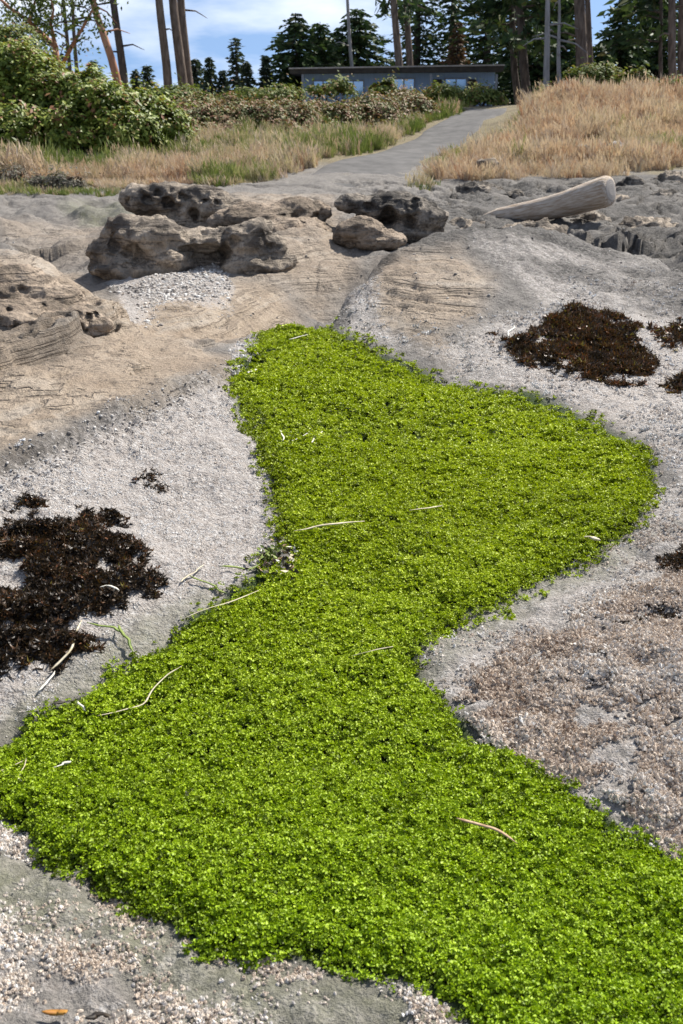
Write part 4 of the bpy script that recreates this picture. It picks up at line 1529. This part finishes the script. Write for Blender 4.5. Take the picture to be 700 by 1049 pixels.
def build_grass():
    g = np.random.default_rng(21)
    TM = [grass_tuft(k, 26, .42, .11) for k in range(5)] + [grass_tuft(20 + k, 30, .16, .12) for k in range(3)]
    n = 60000
    y = g.uniform(15.5, 46, n)
    x = g.uniform(-1, 1, n) * (3 + .42 * y)
    h0 = H0(x, y)
    u, v = proj(x, y, h0)
    nz = fbm2(x, y, 1.6, 3, 601)
    uj, vj = u + 5 * nz, v + 3 * fbm2(x, y, .7, 2, 602)
    left = polydist(uj, vj, [(-300, 203), (0, 203), (100, 200), (150, 192), (200, 190), (282, 187), (330, 169), (380, 154), (420, 139), (452, 124), (480, 111), (500, 108),
                             (470, 108), (420, 126), (380, 138), (330, 150), (260, 150), (215, 148), (200, 160), (100, 168), (-300, 168)]) > 0
    right = polydist(uj, vj, [(432, 182), (438, 170), (466, 157), (497, 142), (522, 127), (542, 113), (565, 80), (1100, 80), (1100, 172), (700, 170), (640, 176), (560, 182), (490, 183)]) > 0
    beyond = (y > 36) & (u > 520) & ~((u > 475) & (u < 545) & (y < 46))
    tongue = polydist(uj, vj, [(398, 190), (430, 186), (460, 181), (440, 192)]) > 0
    bram = (polydist(uj, vj, [(185, 150), (190, 95), (440, 92), (450, 108), (420, 128), (330, 150)]) > 0) & (g.random(n) < .35) & (y < 33)
    k = left | bram | right | beyond | (tongue & (g.random(n) < .3))
    k &= g.random(n) < np.where(v > 140, 1, .8)
    x, y, u, v, nz, rt = x[k], y[k], u[k], v[k], nz[k], right[k]
    var = np.where(rt, .69 + .12 * g.normal(size=len(x)) + .15 * nz, .40 + .30 * nz + .13 * g.normal(size=len(x)))
    # rusty stalks on the lower right hump, greener strip beside the lane and low on the left
    gr = sstep(26, 6, np.abs(u - 215)) * sstep(160, 185, v) + sstep(15, 4, linedist(u, v, [(330, 172), (380, 157), (452, 127)])[0]) * .8
    var = np.where(rt, var, var - .22 * gr)
    var = np.where((g.random(len(x)) < .10) & ~rt, .95, var)
    edge = sstep(13, 5, linedist(u, v, [(438, 170), (466, 157), (497, 142), (530, 120)])[0])
    var = np.where(rt, var - .45 * edge * (g.random(len(x)) < .6), var)
    s = g.uniform(.75, 1.35, len(x)) * np.where(rt, .74, .72) * (1 - .2 * sstep(24, 30, y) * (~rt))
    s = np.where(edge > .3, s * .5, s) * (1 + .38 * fbm2(x, y, 1.1, 3, 640))
    keepg = fbm2(x, y, .8, 3, 641) > -.55
    low = (g.random(len(x)) < .22) | ((~rt) & (v > 186))
    idx = np.where(low, g.integers(5, 8, len(x)), g.integers(0, 5, len(x)))
    z = H(x, y)
    rot = np.stack([g.normal(0, .2, len(x)), g.normal(-.12, .22, len(x)), g.normal(0, .9, len(x))], 1)
    s = np.where(keepg, s, s * .45)
    print("grass", len(x))
    return scatter("bank_grass", np.stack([x, y, z], 1), rot, np.stack([s * 1.1, s * 1.1, s * g.uniform(.8, 1.2, len(x))], 1), idx, np.clip(var, .02, .98), TM,
                   label="dry tan grass mixed with green on both banks")


bank_grass = build_grass()

# ------------------------------------------------------------------ shrubs
salal_m = leaf_mat("salal_leaf", [(0, (.035, .06, .012)), (.3, (.095, .13, .018)), (.55, (.165, .225, .03)), (.86, (.30, .34, .06)), (1, (.30, .14, .07))], .5, .3, .3)
bramble_m = leaf_mat("bramble_leaf", [(0, (.06, .085, .02)), (.36, (.16, .19, .05)), (.52, (.24, .17, .085)), (.75, (.27, .12, .065)), (1, (.28, .20, .12))], .6, .3, .25)
scrub_m = leaf_mat("scrub_leaf", [(0, (.03, .05, .015)), (.5, (.10, .135, .03)), (.85, (.22, .25, .06)), (1, (.26, .17, .08))], .65, .2, .3)
heath_m = leaf_mat("grey_shrub_leaf", [(0, (.07, .065, .05)), (.6, (.17, .15, .12)), (1, (.12, .15, .06))], .7, .2, .2)
stem_m = simple_mat("shrub_stem", (.07, .045, .03), (.14, .09, .06), 20, .85)


def bush(name, label, blobs, n, leaf, m, seed, group, cat='bush', mean=.5, dev=.22):
    """blobs: (x, y, z, rx, ry, rz) in world metres"""
    g = np.random.default_rng(seed)
    B = np.array(blobs, float)
    c = np.array([B[:, 0].mean(), B[:, 1].mean(), 0])
    c[2] = H(c[:1], c[1:2])[0]
    e = bpy.data.objects.new(name, None)
    COL.objects.link(e)
    e.location = c
    tag(e, label, cat, group)
    wgt = B[:, 3] * B[:, 5] + B[:, 4] * B[:, 5]
    pick = g.choice(len(B), n, p=wgt / wgt.sum())
    d = rdir(n, g)
    d[:, 2] = np.where(d[:, 2] < -.45, -d[:, 2], d[:, 2])
    rad = 1 - .5 * g.random((n, 1)) ** 1.7
    P = B[pick, :3] + d * B[pick, 3:] * rad
    lum = fbm3(P, leaf * 5, 3, seed + 3)
    P = P + d * (lum * leaf * 2.0 + fbm3(P, .55, 2, seed + 5) * .16 + np.where(g.random(n) < .07, g.random(n) * .35, 0))[:, None]
    gap = fbm3(P, leaf * 7, 2, seed + 8)
    P = P[gap > -.62]
    d = d[gap > -.62]
    lum = lum[gap > -.62]
    n = len(P)
    nn = d + np.array([.25, 0, .7]) + rdir(n, g) * .75
    nn /= np.linalg.norm(nn, axis=1, keepdims=True)
    A = perp(nn, g)
    Bx = np.cross(nn, A)
    s = leaf * g.uniform(.55, 1.25, (n, 1))
    V, F = leaf_quads(P - c, A * s, Bx * s * .55)
    val = np.clip(mean + dev * g.normal(size=n) + .2 * lum, 0, 1)
    add("foliage", mesh_np("foliage", V, F, m, False, var=np.repeat(val, 4)), e)
    mb = MB()
    for q in range(12):
        k = g.integers(len(B))
        a = B[k, :3] + np.array([g.normal() * B[k, 3] * .3, g.normal() * B[k, 4] * .3, 0])
        a[2] = H(np.array([a[0]]), np.array([a[1]]))[0] - .05
        t = B[k, :3] + rdir(1, g)[0] * B[k, 3:] * .7
        t[2] = max(t[2], a[2] + .2)
        mid = (a + t) / 2 + np.array([g.normal() * .1, 0, .1])
        mb.tube(np.array([a, mid, t]) - c, [.022, .015, .006], 5)
    o = mb.build("stems", stem_m, e)
    o['kind'] = 'stuff'
    return e


def blob(u, v, y, a, b2, dep=1.0):
    px = (y * CP + SP) / FPX
    x, yy, z = at_y(u, v, y)
    return (x, yy, z, a * px, a * px * dep, b2 * px)


G = 'leafy bushes on the left bank'
bush("salal_bush", "tallest glossy bush at the left edge, reaching up to the trees", [blob(-30, 90, 23, 55, 52), blob(20, 98, 23, 46, 52), blob(52, 112, 22.6, 38, 44), blob(20, 138, 22, 50, 28), blob(-90, 90, 23, 60, 60)], 30000, .060, salal_m, 31, G, mean=.58)
bush("salal_bush", "glossy bush in the middle of the left bank thicket", [blob(88, 112, 22.6, 36, 38), blob(112, 122, 22, 34, 36), blob(76, 138, 21.6, 34, 28)], 19000, .058, salal_m, 32, G, mean=.58)
bush("salal_bush", "lower glossy bush ending the left thicket beside the rusty brambles", [blob(146, 125, 22.4, 32, 31), blob(174, 136, 22, 26, 24), blob(135, 142, 21.4, 34, 24)], 16000, .056, salal_m, 33, G, mean=.58)
bush("scrub_bush", "duller green shrub rising behind the tallest glossy bush", [blob(10, 56, 25.5, 34, 24), blob(-30, 50, 25.5, 40, 30), blob(40, 70, 25.5, 24, 16)], 9000, .06, scrub_m, 34, G)
bush("grey_shrub", "low grey twiggy shrub at the foot of the left grass", [blob(42, 190, 17.2, 26, 11), blob(18, 188, 17.4, 22, 10)], 4000, .03, heath_m, 35, G, mean=.4)
bush("grey_shrub", "small rounded grey shrub between the grass and the shelf", [blob(70, 192, 16.9, 17, 9)], 2000, .03, heath_m, 36, G, mean=.4)
G = 'rusty brambles along the bank'
places = [("leftmost in the row above the glossy thicket", 196, 128, 25.5), ("second in the row, over the grassy slope", 240, 129, 25.5), ("third in the row, above the dry grass slope", 285, 128, 26),
          ("below the left end of the cabin", 330, 129, 27), ("below the middle of the cabin", 374, 125, 28), ("last in the row beside the lane", 414, 115, 30)]
for k, (w, u, v, yy) in enumerate(places):
    q = 1 - .04 * k
    bush("bramble_bush", "rusty brown bramble bush, " + w, [blob(u - 14, v + 3, yy, 28 * q, 24 * q), blob(u + 14, v + 2, yy + .4, 28 * q, 24 * q), blob(u, v - 8, yy + 1, 26 * q, 20 * q), blob(u + 4, v + 17, yy - 1, 30 * q, 17 * q)],
         15000, .045, bramble_m, 50 + k, G, mean=.43, dev=.25)
G = 'green scrub along the top of the bank'
for k, (w, u, v, yy, a, b2, nn) in enumerate([
    ("green scrub bush on the crest below the three trunks", 180, 98, 30, 34, 9, 2500), ("low green scrub on the crest left of the cabin", 270, 97, 31, 40, 6, 2500),
    ("green scrub growing before the cabin's left wall", 340, 92, 33, 22, 7, 1800), ("green scrub growing before the cabin's middle", 392, 91, 33, 12, 7, 1600),
    ("yellowish scrub before the cabin's right window", 455, 98, 34, 18, 7, 1800), ("bright green bush right of the cabin at the lane top", 494, 100, 36, 22, 10, 2600),
    ("green bush under the big trunk on the right crest", 605, 82, 33, 26, 13, 3000), ("green bush on the right crest beside the dark spruce", 645, 84, 32, 18, 9, 1800),
    ("dense green bush at the right edge of the crest", 696, 96, 30, 24, 13, 3000), ("pale scrub on the crest under the white snag", 560, 96, 34, 14, 6, 1000)]):
    bush("scrub_bush", w, [blob(u, v, yy, a, b2), blob(u + a * .6, v + 2, yy, a * .6, b2 * .8), blob(u - a * .6, v + 3, yy, a * .6, b2 * .7)], nn, .07, scrub_m, 80 + k, G, mean=.58)

# ------------------------------------------------------------------ cabin
def build_cabin():
    Y = 55.0
    x0, _, z1 = at_y(310, 76, Y)
    x1 = at_y(507, 76, Y)[0]
    zr = at_y(400, 71.5, Y)[2]
    gz = .35
    e = bpy.data.objects.new("cabin", None)
    COL.objects.link(e)
    e.location = ((x0 + x1) / 2, Y, gz)
    tag(e, "low blue grey cabin with a flat dark roof behind the hedge", "cabin")
    ox, oy, oz = e.location
    wall = simple_mat("blue_grey_boards", (.23, .35, .56), (.30, .43, .66), 4, .8, .2, .3, .01, (6, 6, .4))
    dark = simple_mat("dark_fascia", (.035, .033, .032), (.06, .055, .05), 5, .8)
    felt = simple_mat("roof_felt", (.30, .29, .29), (.42, .41, .40), 4, .9)
    fr = simple_mat("window_frame_paint", (.20, .23, .28), (.26, .30, .36), 5, .6)
    gm, t, b = mat("window_glass", .06, .9)
    b.inputs['Base Color'].default_value = (.22, .34, .50, 1)
    b.inputs['Metallic'].default_value = .8
    D = 6.0
    X = lambda u: at_y(u, 80, Y)[0] - ox
    mb = MB()
    mb.box(x0 - ox, x1 - ox, 0, D, 0, zr - oz - .02)
    w = mb.build("wall", wall, e)
    # vertical boards on the right end
    for k in range(7):
        u0 = 490 + k * 2.45
        q = MB()
        q.box(X(u0), X(u0 + 2.1), -.035, -.003, .05, zr - oz - .06)
        o = q.build("board", wall, w)
    q = MB()
    xa, xb = at_y(298, 70, Y)[0] - ox, at_y(513, 70, Y)[0] - ox
    zl, zh = at_y(298, 71, Y - 1)[2] - oz, at_y(513, 67.5, Y - 1)[2] - oz
    q.put([(xa, -1.1, zl - .2), (xb, -1.1, zh - .26), (xb, D + .6, zh - .26), (xa, D + .6, zl - .2), (xa, -1.1, zl), (xb, -1.1, zh), (xb, D + .6, zh), (xa, D + .6, zl)],
          [(3, 2, 1, 0), (4, 5, 6, 7), (0, 1, 5, 4), (1, 2, 6, 5), (2, 3, 7, 6), (3, 0, 4, 7)])
    roof = q.build("roof", dark, e)
    q = MB()
    q.put([(xa - .04, -1.16, zl + .004), (xb + .04, -1.16, zh + .004), (xb + .04, D + .64, zh + .004), (xa - .04, D + .64, zl + .004), (xa - .04, -1.16, zl + .07), (xb + .04, -1.16, zh + .07), (xb + .04, D + .64, zh + .07), (xa - .04, D + .64, zl + .07)],
          [(3, 2, 1, 0), (4, 5, 6, 7), (0, 1, 5, 4), (1, 2, 6, 5), (2, 3, 7, 6), (3, 0, 4, 7)])
    q.build("roof_edge", felt, roof)
    for (ua, ub, za, zb) in [(322, 340, 1.1, 2.0), (352, 372, 1.1, 2.0), (404, 424, .9, 2.1), (457, 478, 1.0, 2.1)]:
        xa2, xb2 = X(ua), X(ub)
        q = MB()
        f = .07
        for bx in ((xa2 - f, xb2 + f, zb, zb + f), (xa2 - f, xb2 + f, za - f, za), (xa2 - f, xa2, za, zb), (xb2, xb2 + f, za, zb), ((xa2 + xb2) / 2 - .03, (xa2 + xb2) / 2 + .03, za, zb)):
            q.box(bx[0], bx[1], -.06, -.002, bx[2], bx[3])
        wn = q.build("window", fr, e)
        for s in (0, 1):
            m2 = (xa2 + xb2) / 2
            q = MB()
            q.box((xa2, m2 + .03)[s], (m2 - .03, xb2)[s], -.03, -.006, za, zb)
            q.build("pane", gm, wn)
    for ua, ub in ((444, 453), (480, 488)):
        q = MB()
        q.box(X(ua), X(ub), -.05, -.002, .05, 2.1)
        dr = q.build("door", dark, e)
        q = MB()
        q.tube([(X(ub) - .1, -.09, 1.0), (X(ub) - .1, -.06, 1.0)], [.03, .03], 8)
        q.build("handle", felt, dr)
    for u in (311, 440, 506):
        q = MB()
        q.box(X(u) - .06, X(u) + .06, -1.0, -.88, 0, min(zl, zh) - .22)
        q.build("post", fr, e)
    return e


build_cabin()

# ------------------------------------------------------------------ trees
bark_dark = simple_mat("dark_fir_bark", (.05, .04, .034), (.13, .105, .088), 9, .9, .15, .8, .05, (1, 1, .25))
bark_mid = simple_mat("pine_bark", (.09, .068, .055), (.21, .165, .135), 9, .9, .15, .8, .05, (1, 1, .25))
bark_red = simple_mat("madrona_bark", (.22, .09, .045), (.42, .22, .13), 4, .6, .3, .3, .02, (1, 1, .3))
bark_pale = simple_mat("bare_snag_wood", (.20, .19, .185), (.34, .325, .32), 8, .85, .2, .5, .03, (1, 1, .2))
needle_m = leaf_mat("fir_needles", [(0, (.018, .036, .014)), (.5, (.05, .088, .03)), (.85, (.10, .145, .045)), (1, (.16, .15, .07))], .6, .25, .2)
rusty_m = leaf_mat("dead_needles", [(0, (.05, .03, .02)), (.6, (.14, .075, .04)), (1, (.05, .075, .025))], .7, .2, .2)
far_m = leaf_mat("far_needles", [(0, (.030, .045, .030)), (.6, (.055, .078, .045)), (1, (.09, .11, .06))], .7, .2, .2)


def zg(x, y):
    return float(H(np.array([x]), np.array([y]))[0])


def root(name, label, cat, x, y, group):
    e = bpy.data.objects.new(name, None)
    COL.objects.link(e)
    e.location = (x, y, zg(x, y) - .1)
    tag(e, label, cat, group)
    return e


def tall_tree(label, ub, vb, ut, vt, wpx, y, bark, crown=None, name='pine_tree', hgt=13, seed=0, group=None, stubs=4, crown_m=None, sprays=1200, spread=2.4, low=.33):
    """trunk through two picture marks at distance y, continued up to hgt with branches and needle sprays"""
    g = np.random.default_rng(900 + seed)
    p1, p2 = np.array(at_y(ub, vb, y)), np.array(at_y(ut, vt, y))
    e = root(name, label, 'tree', p1[0], y, group)
    c = np.array(e.location)
    dr = (p2 - p1) / (p2[2] - p1[2])
    px = (y * CP + SP) / FPX
    r0 = wpx * px / 2
    zs = np.linspace(0, hgt, 16)
    P = np.array([[dr[0] * (z - (p1[2] - c[2])) * (1 if z < 6 else 6 / z * .6 + .4) + .06 * noise2(z * .5, seed, 2), .05 * noise2(z * .5, seed + 3, 2), z] for z in zs])
    rad = r0 * np.clip(1.12 - .85 * zs / hgt, .12, 2)
    rad[0] *= 1.25
    mb = MB()
    mb.tube(P, rad, 12)
    ends = []
    nb = stubs + (26 if crown else 0)
    for k in range(nb):
        dead = k < stubs
        z = g.uniform(2.0, 5.5) if dead else hgt * (low + (1 - low) * ((k - stubs + g.random()) / (nb - stubs)))
        b = np.array([np.interp(z, zs, P[:, i]) for i in range(3)])
        th = g.uniform(0, 6.28)
        ln = g.uniform(.5, 1.6) if dead else spread * (1.05 - .75 * (z / hgt - low) / (1 - low)) * g.uniform(.7, 1.15)
        d = np.array([math.cos(th), math.sin(th), g.uniform(-.35, .25)])
        mid = b + d * ln * .55 + np.array([0, 0, .06])
        end = b + d * ln + np.array([0, 0, -.12 * ln])
        mb.tube([b, mid, end], [.05 if dead else .06, .03, .01], 5)
        if not dead:
            ends.append((b, mid, end))
    mb.build("trunk", bark, e, True)
    if crown:
        C, A, Bv = [], [], []
        for k in range(sprays):
            b, mid, end = ends[g.integers(len(ends))]
            f = g.random() ** .6
            q = (b * (1 - f) + mid * f) if g.random() < .35 else (mid * (1 - f) + end * f)
            C.append(q + g.normal(0, 1, 3) * np.array([.24, .24, .13]))
            d = end - b
            d = d / (np.linalg.norm(d) + 1e-6) + g.normal(0, .55, 3)
            d[2] -= .2
            A.append(d / np.linalg.norm(d) * g.uniform(.18, .40))
        A = np.array(A)
        V, F = leaf_quads(np.array(C), A, perp(A, g) * g.uniform(.07, .14, (len(A), 1)))
        add("crown", mesh_np("crown", V, F, crown_m or needle_m, False, var=np.repeat(np.clip(.4 + .25 * g.normal(size=len(A)), 0, 1), 4)), e)
    return e


def conifer(label, u, vtop, y, halfw, m=None, seed=0, group=None, sparse=1.0, name='fir_tree', pw=.78):
    g = np.random.default_rng(1200 + seed)
    x, _, zt = at_y(u, vtop, y)
    e = root(name, label, 'tree', x, y, group)
    c = np.array(e.location)
    hgt = zt - c[2]
    px = (y * CP + SP) / FPX
    R0 = halfw * px * 1.15
    mb = MB()
    mb.tube([(0, 0, 0), (.03, 0, hgt * .5), (0, 0, hgt)], [.035 * hgt * .8 + .04, .018 * hgt + .02, .012], 8)
    C, A, Bv = [], [], []
    nlev = int(16 + hgt * 2.2)
    for i in range(nlev):
        f = .06 + .94 * (i + g.random() * .6) / nlev
        z = hgt * min(f, 1)
        rr = R0 * (1 - f) ** pw * g.uniform(.7, 1.15) + .06
        nbr = max(5, int(11 * sparse))
        ph = g.uniform(0, 6.28)
        for k in range(nbr):
            th = ph + 2 * math.pi * k / nbr + g.normal(0, .25)
            ln = rr * g.uniform(.5, 1.35)
            d = np.array([math.cos(th), math.sin(th), 0])
            tip = d * ln + np.array([0, 0, z - .22 * ln + .1 * ln * g.normal()])
            if g.random() < .35:
                mb.tube([(0, 0, z), tuple(d * ln * .6 + np.array([0, 0, z - .06 * ln])), tuple(tip)], [.02, .014, .006], 4, False)
            ns = max(4, int(ln / .10 * sparse))
            for s in range(ns):
                q = (s + .6) / ns
                p = d * ln * q + np.array([0, 0, z - .22 * ln * q * q])
                sd = np.array([-d[1], d[0], 0]) * g.choice([-1, 1])
                v = d * .7 + sd * g.uniform(.1, 1.0) + np.array([0, 0, g.uniform(-.5, .1)])
                v /= np.linalg.norm(v)
                s_ = g.uniform(.12, .27) * (.6 + .4 * min(1, rr / .8))
                C.append(p + v * s_ * .6 + g.normal(0, .04, 3))
                A.append(v * s_)
    A = np.array(A)
    mb.build("trunk", bark_dark, e, True)
    V, F = leaf_quads(np.array(C), A, perp(A, g) * (np.linalg.norm(A, axis=1, keepdims=True) * .42))
    add("crown", mesh_np("crown", V, F, m or needle_m, False, var=np.repeat(np.clip(.45 + .25 * g.normal(size=len(A)), 0, 1), 4)), e)
    return e


GT = 'tall trunks beyond the bank'
T = tall_tree
# left side
T("leaning reddish trunk with a crooked side branch left of the dark leaning pine", 122, 92, 96, 0, 8, 44, bark_red, True, 'madrona_tree', 11, 1, GT, 3, sprays=500, low=.62)
T("dark leaning pine just right of the reddish trunk", 128, 92, 117, 8, 8, 46, bark_dark, True, 'pine_tree', 13, 2, GT, 3, sprays=900, low=.44, spread=1.8)
T("thin dark trunk with bare twigs, left of a matching pair at upper left", 71, 70, 64, 0, 4, 40, bark_dark, True, 'alder_tree', 10, 3, GT, 10, sprays=160, low=.5)
T("thin dark trunk with bare twigs, right of a matching pair at upper left", 80, 75, 73, 0, 4, 40, bark_dark, True, 'alder_tree', 10, 4, GT, 10, sprays=160, low=.5)
T("straight dark pine trunk, leftmost of three standing alone", 172, 95, 163, 0, 8.5, 47, bark_mid, True, 'pine_tree', 15, 5, GT, 2, low=.5)
T("straight pine trunk, middle of three standing alone", 188, 96, 178, 0, 9.5, 47.5, bark_mid, True, 'pine_tree', 15, 6, GT, 2, low=.52)
T("straight pine trunk, rightmost of three standing alone", 195, 96, 186, 0, 8.5, 48.5, bark_mid, True, 'pine_tree', 15, 7, GT, 2, low=.52)
# behind the cabin
T("slim bare trunk before the round firs behind the cabin", 361, 80, 356, 0, 4, 64, bark_pale, True, 'pine_tree', 14, 8, GT, 1, sprays=300, low=.6)
T("pine trunk behind the cabin roof, left of the close pair", 411, 80, 402, 0, 8, 64, bark_mid, True, 'pine_tree', 16, 9, GT, 3, sprays=900, low=.34)
T("pine trunk behind the cabin roof, right of the close pair", 421, 80, 415, 0, 7, 65, bark_mid, True, 'pine_tree', 16, 10, GT, 3, sprays=900, low=.34)
# right side wood
T("dark leaning trunk right of the cabin at the edge of the wood", 541, 100, 531, 0, 9, 48, bark_dark, True, 'pine_tree', 14, 11, GT, 5, sprays=2200, low=.2, spread=2.8)
T("second dark trunk close behind the leaning one right of the cabin", 530, 98, 523, 0, 7, 52, bark_dark, True, 'pine_tree', 14, 12, GT, 5, sprays=2200, low=.2, spread=2.8)
T("pale grey bare snag right of the lane top", 559, 102, 563, 0, 6.5, 42, bark_pale, None, 'bare_snag', 8, 13, GT, 4)
T("thin grey dead trunk beside the pale snag", 573, 102, 572, 18, 5, 43, bark_pale, None, 'bare_snag', 5.2, 14, GT, 8)
T("stout fir trunk, thickest one on the right crest", 597, 90, 594, 0, 12, 44, bark_mid, True, 'fir_tree', 15, 15, GT, 3, sprays=1200, low=.36, spread=2.4)
T("slimmer trunk touching the stout fir on its right side", 605, 90, 601, 0, 6, 46, bark_mid, True, 'fir_tree', 14, 16, GT, 3, sprays=900, low=.4, spread=2.0)
T("grey trunk near the right edge, left of two", 690, 95, 688, 0, 8, 42, bark_mid, True, 'pine_tree', 14, 17, GT, 3, sprays=1000, low=.3)
T("grey trunk touching the right edge, right of two", 699, 95, 698, 0, 7, 42.5, bark_mid, True, 'pine_tree', 14, 18, GT, 3, sprays=1000, low=.3)
T("slender dark trunk left of the two at the right edge", 677, 90, 676, 10, 4, 46, bark_dark, True, 'pine_tree', 12, 19, GT, 3, sprays=1400, low=.22)

GC = 'firs beyond the bank'
for k, (lab, u, vt, y, hw, mm, sp) in enumerate([
    ("sparse small fir with a thin top against the sky", 241, 38, 62, 14, far_m, .55), ("little fir right of the sparse thin-topped one", 252, 62, 60, 12, far_m, .9),
    ("pointed small fir alone in the sky gap left of the cabin", 272, 57, 60, 13, far_m, .9), ("low fir left of the sparse thin-topped one", 214, 58, 64, 16, far_m, .8),
    ("low fir behind the three lone trunks", 200, 60, 66, 16, far_m, .8), ("low dark fir left of the three lone trunks", 150, 66, 66, 16, far_m, .7),
    ("low fir below the leaning pine", 138, 72, 64, 12, far_m, .7), ("low fir between the three trunks and the sky gap", 228, 72, 64, 12, far_m, .8),
    ("broad dark fir at the left end of the cabin roof", 303, 13, 62, 32, None, 1.0), ("dense fir overlapping the broad dark one on its right", 328, 22, 63, 26, None, 1.0),
    ("wide rounded fir behind the slim bare trunk", 366, 8, 70, 40, None, 1.05), ("small fir filling the gap behind the cabin's left half", 345, 32, 70, 26, None, .9),
    ("tall open fir behind the close pair of trunks", 430, -60, 74, 36, None, .7), ("tall open fir above the cabin's right half", 468, -80, 76, 44, None, .75),
    ("rust tinged fir above the cabin's right window", 470, 22, 68, 22, rusty_m, .7), ("tall fir above the cabin's right end", 505, -70, 72, 42, None, .85),
    ("tall dark fir behind the pale snag", 565, -90, 62, 42, None, 1.0), ("dark fir behind the leaning trunk right of the cabin", 538, -60, 66, 36, None, 1.0),
    ("full spruce in the open right of the stout trunk", 642, -14, 56, 42, None, 1.0), ("dark fir filling the right corner of the wood", 690, -60, 58, 38, None, 1.0),
    ("smaller spruce left of the full spruce's foot", 618, 44, 54, 16, None, 1.0), ("fir between the full spruce and the right corner", 668, -30, 64, 32, None, .9),
    ("fir filling the shadow behind the stout trunk", 585, -40, 60, 30, None, 1.0),
    ("fir beyond the left edge of the picture's thicket", -20, 0, 48, 40, None, .8), ("small fir in the gap behind the thin pair of trunks", 95, 62, 66, 14, far_m, .8),
    ("low fir at the far left of the sky gap behind the thicket", 60, 55, 66, 16, far_m, .8),
]):
    conifer(lab, u, vt, y, hw * (1.35 if 8 <= k <= 11 else 1), mm, k, GC, sp, pw=.6 if 8 <= k <= 11 else (.55, .7, .85, .95)[k % 4])

# branching madrona at the upper left
def madrona():
    y = 34.0
    x, _, z = at_y(60, 62, y)
    e = root("madrona_tree", "crooked branching tree with dark clumps of leaves in the upper left corner", 'tree', x, y, GT)
    c = np.array(e.location)
    mb = MB()
    g = np.random.default_rng(4)
    limbs = [[(60, 80), (57, 48), (44, 36), (30, 22), (10, 8), (-15, -15)], [(57, 48), (52, 24), (55, 10), (48, -20)], [(44, 36), (28, 30), (8, 30), (-10, 22)], [(30, 22), (34, 8), (40, -10)],
             [(62, 70), (75, 45), (84, 30), (96, 8), (104, -20)]]
    ends = []
    for li, l in enumerate(limbs):
        P = [np.array(at_y(u, v, y + g.normal() * .3)) - c for u, v in l]
        if li == 0:
            P.insert(0, np.array([.1, 0, 0]))
        n = len(P)
        mb.tube(P, [(.13 if li == 0 else .07) * (1 - .75 * i / (n - 1)) for i in range(n)], 8)
        ends += P[-3:]
    mb.build("trunk", bark_red, e, True)
    C = []
    for k in range(2600):
        q = ends[g.integers(len(ends))]
        cl = g.integers(0, 5)
        o = np.array([math.cos(cl * 2.1 + q[0]), math.sin(cl * 1.3 + q[2]), math.sin(cl * 2.7)]) * .5
        C.append(q + o + g.normal(0, .22, 3))
    C = np.array(C)
    A = rdir(len(C), g)
    V, F = leaf_quads(C, A * .075, perp(A, g) * .035)
    add("crown", mesh_np("crown", V, F, scrub_m, False, var=np.repeat(np.clip(.25 + .25 * g.normal(size=len(C)), 0, 1), 4)), e)


madrona()
